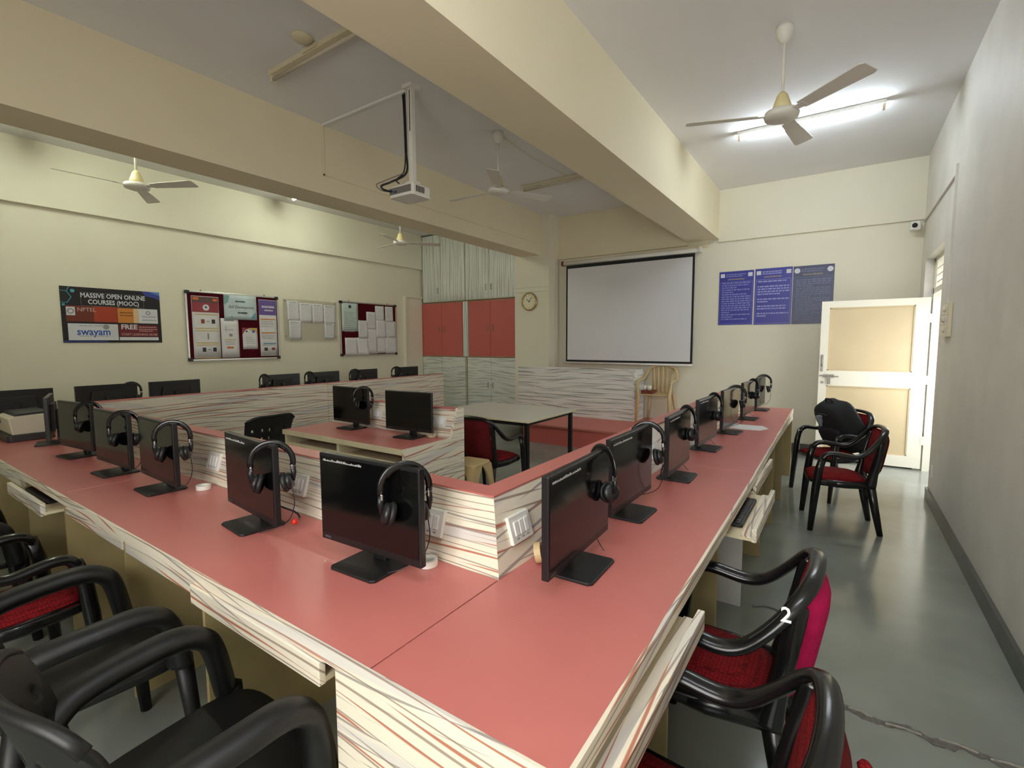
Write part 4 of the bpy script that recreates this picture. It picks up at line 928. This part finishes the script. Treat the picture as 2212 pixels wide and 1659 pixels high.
def make_armchair(name, frame_m, padded, arms=True):
    t = thing(name, 'x', 'chair', (0, 0, 0))
    B = lambda mb, nm, m, par=t, **k: mb.build(nm, m, par, local=True, smooth=True, **k)
    hw = 0.245
    half = [(0.243, 0.165, 0.585), (0.241, 0.135, 0.617), (0.243, 0.08, 0.626), (0.246, -0.03, 0.612), (0.24, -0.10, 0.632), (0.225, -0.165, 0.695), (0.195, -0.218, 0.765), (0.13, -0.252, 0.808), (0.0, -0.264, 0.820)]
    path = crom(half+[(-x, y, z) for x, y, z in half[-2::-1]], 5)
    if arms: B(MB().tube(path, [0.024-0.006*math.sin(math.pi*max(0, min(1, (i/(len(path)-1)-0.22)/0.56))) for i in range(len(path))], 10, flat=(1.3, 0.85)), 'arm_rail', frame_m)
    else: B(MB().tube(path[22:-22], 0.022, 10, flat=(1.1, 0.8)), 'top_rail', frame_m)
    for s in (-1, 1):
        B(MB().tube([(s*0.243, 0.160, 0.60), (s*0.246, 0.185, 0.50), (s*0.246, 0.20, 0.36), (s*0.252, 0.228, 0.0)] if arms else [(s*0.2, 0.17, 0.40), (s*0.225, 0.21, 0.0)], [0.025, 0.027, 0.028, 0.019] if arms else [0.026, 0.018], 8, flat=(0.8, 1.1)), 'leg', frame_m)
        B(MB().tube([(s*0.165, -0.165, 0.42), (s*0.172, -0.205, 0.2), (s*0.182, -0.245, 0.0)], [0.030, 0.026, 0.019], 8, flat=(0.8, 1.1)), 'leg', frame_m)
        B(MB().tube(crom([(s*0.178, -0.165, 0.38), (s*0.182, -0.185, 0.50), (s*0.19, -0.212, 0.65), (s*0.186, -0.232, 0.765)]), [0.036, 0.035, 0.034, 0.032, 0.03, 0.028, 0.027, 0.027, 0.026, 0.026, 0.025, 0.025, 0.024, 0.024, 0.023, 0.023, 0.022, 0.022, 0.02][:19], 8, flat=(0.75, 1.15)), 'back_upright', frame_m)
        B(MB().tube([(s*0.19, 0.18, 0.385), (s*0.20, 0.0, 0.38), (s*0.175, -0.17, 0.385)], 0.026, 8, flat=(0.8, 1.1)), 'side_rail', frame_m)
    MB().prism(rounded(0.235, -0.19, 0.245, 0.18), 'Z', 0.372, 0.402).build('seat_shell', frame_m, t, local=True, bevel=0.006)
    if padded:
        B(dome(MB(), rounded(0.222, -0.165, 0.245, 0.18, 40), 0.402, 0.052), 'seat_cushion', RED)
        def fb(u, v, off=0.0):
            x = (u-0.5)*2; wd = 0.166-0.012*abs(v-0.5)
            y = -0.178-0.062*v-0.022*(1-x*x)+off*(1-x**4)*(1-(2*v-1)**6)
            return (x*wd, y, 0.425+0.37*v)
        B(MB().grid(lambda u, v: fb(u, v, 0.030), 12, 12), 'back_cushion', RED)
        B(MB().grid(lambda u, v: fb(u, v, -0.055), 12, 12), 'back_cover', mat('dark_red_backing', (96, 24, 26), 0.9, var=0.2, vscale=30, bump=0.5, bscale=200, spec=0.15))
    else:
        B(dome(MB(), rounded(0.225, -0.165, 0.24, 0.18, 40), 0.402, 0.012), 'seat_pan', frame_m)
        def gb(u, v):
            x = (u-0.5)*2
            return (x*(0.19-0.02*(1-v)), -0.175-0.065*v-0.03*(1-x*x)+0.012*math.sin(v*math.pi), 0.40+0.435*v)
        B(MB().grid(gb, 26, 26, lambda i, j: (i in (3, 7, 11, 14, 18, 22) and j in (5, 6, 10, 11, 15, 16, 20))), 'perforated_back', frame_m, solid=0.012)
    return t
red = make_armchair('armchair', BLKG, True); ur = []
gA = 'black armchairs with red cushions'
C1 = place(red, ur, (0.02, 4.72, 0), 100, 'red-cushioned black armchair standing in front of the backpack chair', gA)
C2 = place(red, ur, (-0.05, 5.62, 0), 132, 'black armchair holding the backpack near the open door', gA)
C3 = place(red, ur, (-0.30, 1.70, 0), 90, 'red-cushioned black armchair marked with a white 2 at the receding desk', gA)
C4 = place(red, ur, (-0.255, 1.0, 0), 90, 'nearest red-cushioned black armchair in the bottom right corner', gA)
C8 = place(red, ur, (-2.75, 3.66, 0), 0, 'red-cushioned black armchair drawn up to the white table', gA)
C6 = place(red, ur, (-2.82, 0.40, 0), 5, 'red-seated black armchair under the foreground desk at the left', gA)
bc = [c for c in C3.children if c.name.startswith('back_cover')][0]
bc.data = bc.data.copy(); bc.data.materials[0] = MAG
text_mesh('painted_number', '2', 0.055, mat('white_paint', (230, 232, 235), 0.5), C3,
          wm(C3).inverted() @ Matrix.Translation((-0.098, 1.468, 0.752)) @ Vector((0.05, -0.80, 0.6)).to_track_quat('Z', 'Y').to_matrix().to_4x4(), bold=0.001)
# loose red threads on the back of the nearest chair
MB().tube(crom([(0.06, -0.315, 0.70), (0.062, -0.33, 0.69), (0.07, -0.325, 0.66), (0.068, -0.322, 0.60)]), 0.0015, 5).build('loose_thread', RED, C4, local=True)
MB().lathe([(0.0, -0.012), (0.011, -0.008), (0.013, 0.002), (0.008, 0.010), (0.0, 0.012)], 9, (0.06, -0.322, 0.71)).build('thread_tuft', RED, C4, local=True, smooth=True)
def make_shell_chair(name, m, arms=True):
    t = thing(name, 'x', 'chair', (0, 0, 0))
    B = lambda mb, nm, **k: mb.build(nm, m, t, local=True, smooth=True, **k)
    for s_ in (-1, 1):
        if arms:
            B(MB().tube(crom([(s_*0.215, -0.235, 0.59), (s_*0.245, -0.16, 0.625), (s_*0.262, -0.02, 0.638), (s_*0.262, 0.085, 0.636), (s_*0.258, 0.142, 0.606), (s_*0.254, 0.168, 0.55), (s_*0.246, 0.19, 0.42)]), 0.037, 10, flat=(1.3, 0.85)), 'arm')
        B(MB().tube([(s_*0.235, 0.205, 0.43), (s_*0.25, 0.24, 0.0)], [0.030, 0.020], 8), 'leg')
        B(MB().tube([(s_*0.18, -0.19, 0.42), (s_*0.215, -0.27, 0.0)], [0.032, 0.020], 8), 'leg')
    MB().prism(rounded(0.235, -0.21, 0.25, 0.14, 40), 'Z', 0.395, 0.43).build('seat', m, t, local=True, bevel=0.010)
    def gb(u, v):
        x = (u-0.5)*2; w_ = 0.24-0.03*(1-v)
        top = 0.02*(abs(x)**4)*(v > 0.9)
        return (x*w_, -0.245-0.085*v+0.075*x*x+0.015*math.sin(v*math.pi), 0.40+0.435*v-0.05*(abs(x)**5)*v**6)
    B(MB().grid(gb, 30, 28, lambda i, j: (i in (3, 8, 12, 17, 21, 26) and j in (4, 5, 9, 10, 14, 15, 19, 20))), 'perforated_back', solid=0.018)
    B(MB().tube([Vector(gb(k/20, 1.0)) for k in range(21)], 0.014, 8), 'top_rim')
    return t
blk = make_shell_chair('plastic_armchair', BLKS); ub = []
gB = 'black perforated plastic armchairs'
place(blk, ub, (-1.305, 0.485, 0), 0, 'large black perforated plastic armchair in the bottom left foreground', gB)
place(blk, ub, (-2.06, 0.46, 0), 0, 'black plastic armchair half out of frame behind the foreground chair', gB)
place(blk, ub, (-3.60, 0.36, 0), -4, 'black plastic armchair at the far left of the foreground desk', gB)
oc = make_shell_chair('side_chair', BLKM, arms=False)
oc.location = (-4.62, 2.40, 0.0); oc.rotation_euler.z = R(94); oc['label'] = 'black perforated chair beyond the foreground desk beside the short desk'

# ================================================================== backpack
t = thing('backpack', 'black backpack lying on the armchair near the door', 'backpack', (-0.05, 5.62, 0.455), 132)
BP = mat('backpack_fabric', (24, 25, 30), 0.75, var=0.3, vscale=9, bump=0.4, bscale=300)
def blob(hx, hy, hz, e=0.55, n=22, m=14):
    mb = MB(); vs = []
    for j in range(m+1):
        ph = -math.pi/2+math.pi*j/m
        for k in range(n):
            a = 2*math.pi*k/n
            cp = abs(math.cos(ph))**e; sp_ = math.copysign(abs(math.sin(ph))**e, math.sin(ph))
            vs.append((hx*cp*sup(a, e), hy*cp*math.copysign(abs(math.sin(a))**e, math.sin(a)), hz*sp_))
    fs = [(j*n+k, j*n+(k+1) % n, (j+1)*n+(k+1) % n, (j+1)*n+k) for j in range(m) for k in range(n)]
    return mb.add(vs, fs)
Mb = Matrix.Translation((0.0, -0.075, 0.225)) @ Matrix.Rotation(R(-30), 4, 'X')
bb = blob(0.215, 0.12, 0.27)
for v in bb.v:
    v.y += 0.012*math.sin(v.x*28)*math.cos(v.z*11); v.x *= 1-0.35*max(0, v.z)/0.27*0.6
bb.xf(Mb).build('bag_body', BP, t, local=True, smooth=True)
fp = blob(0.14, 0.045, 0.12)
fp.xf(Mb @ Matrix.Translation((0, 0.12, -0.06))).build('front_pocket', BP, t, local=True, smooth=True)
MB().tube([Mb @ Vector(p) for p in crom([(-0.04, 0.0, 0.262), (-0.03, 0, 0.298), (0.03, 0, 0.298), (0.04, 0, 0.262)])], 0.008, 6).build('carry_handle', BP, t, local=True, smooth=True)
for s in (-1, 1):
    MB().tube([Mb @ Vector(p) for p in crom([(s*0.07, -0.1, 0.2), (s*0.12, -0.12, 0.05), (s*0.17, -0.09, -0.12), (s*0.19, -0.02, -0.2)])], 0.016, 6, flat=(1.4, 0.5)).build('shoulder_strap', BP, t, local=True, smooth=True)
MB().tube([Mb @ Vector(p) for p in crom([(0.03, 0.122, 0.18), (0.055, 0.131, 0.14), (0.075, 0.134, 0.07), (0.08, 0.133, 0.0)])], [0.024]*7+[0.018]*3+[0.012]*3+[0.007]*6, 6, flat=(1.6, 0.3)).build('reflective_piping', mat('silver_piping', (150, 156, 168), 0.35), t, local=True, smooth=True)
MB().tube([Mb @ Vector(p) for p in crom([(-0.16, 0.085, 0.12), (0, 0.115, 0.2), (0.16, 0.085, 0.12)])], 0.004, 5).build('zip', mat('zip_grey', (70, 72, 78), 0.4), t, local=True, smooth=True)

# ================================================================== beige plastic furniture
t = thing('plastic_stool', 'beige plastic stool in front of the red chair by the white table', 'stool', (-2.62, 3.19, 0), 4)
MB().prism([(x*0.135, y*0.135) for x, y in [(-.8, -1), (.8, -1), (1, -.8), (1, .8), (.8, 1), (-.8, 1), (-1, .8), (-1, -.8)]], 'Z', 0.455, 0.482).build('seat', BEIGE, t, local=True, bevel=0.008)
for sx in (-1, 1):
    for sy in (-1, 1):
        lg = MB()
        def L8(z, o, w): return [(sx*o, sy*o, z), (sx*(o-w), sy*o, z), (sx*(o-w), sy*(o-0.012), z), (sx*(o-0.012), sy*(o-0.012), z), (sx*(o-0.012), sy*(o-w), z), (sx*o, sy*(o-w), z)]
        secs = [L8(0.0, 0.175, 0.045), L8(0.30, 0.148, 0.055), L8(0.39, 0.140, 0.085), L8(0.46, 0.132, 0.13)]
        vs = [p for q in secs for p in q]
        fs = [(i*6+k, i*6+(k+1) % 6, (i+1)*6+(k+1) % 6, (i+1)*6+k) for i in range(3) for k in range(6)]+[tuple(range(6)), tuple(18+k for k in range(6))]
        lg.add(vs, fs).build('leg', BEIGE, t, local=True)
t = thing('plastic_chair', 'beige moulded plastic armchair beside the podium', 'chair', (-2.30, 7.27, PZ), 180)
B = lambda mb, nm, **k: mb.build(nm, BEIGE, t, local=True, smooth=True, **k)
MB().prism(rounded(0.21, -0.2, 0.22, 0.1), 'Z', 0.415, 0.435).build('seat', BEIGE, t, local=True, bevel=0.008)
half = [(0.25, 0.2, 0.60), (0.25, 0.12, 0.635), (0.25, -0.05, 0.64), (0.245, -0.15, 0.68), (0.20, -0.225, 0.79), (0.10, -0.25, 0.84), (0, -0.255, 0.848)]
B(MB().tube(crom(half+[(-x, y, z) for x, y, z in half[-2::-1]], 5), 0.02, 8, flat=(1.3, 0.6)), 'arm_rail')
for k in range(5):
    x = -0.14+0.07*k
    B(MB().tube([(x*0.85, -0.19, 0.42), (x*0.95, -0.222, 0.62), (x*1.05, -0.245, 0.825)], 0.022, 6, flat=(1.2, 0.25), up=(0, 1, 0)), 'back_slat')
for s in (-1, 1):
    B(MB().tube([(s*0.25, 0.2, 0.605), (s*0.235, 0.195, 0.42), (s*0.25, 0.23, 0.0)], [0.022, 0.028, 0.02], 8), 'leg')
    B(MB().tube([(s*0.18, -0.18, 0.42), (s*0.23, -0.26, 0.0)], [0.028, 0.018], 8), 'leg')
o = MB().box(-2.50, -2.34, 7.10, 7.32, PZ+0.436, PZ+0.486).build('wooden_board', BROWN, bevel=0.003); tag(o, 'small brown wooden block on the beige plastic chair', 'wooden block')
for i, (x, y, l) in enumerate(((-2.455, 7.16, 'white paper cup on the wooden block nearer the podium'), (-2.385, 7.15, 'white paper cup on the wooden block away from the podium'))):
    z = PZ+0.487
    o = MB().lathe([(0.0, z), (0.026, z), (0.034, z+0.07), (0.030, z+0.07), (0.024, z+0.008), (0.0, z+0.008)], 16, (x, y, 0)).build('paper_cup', WHITE, smooth=True)
    tag(o, l, 'cup', 'paper cups on the wooden block')
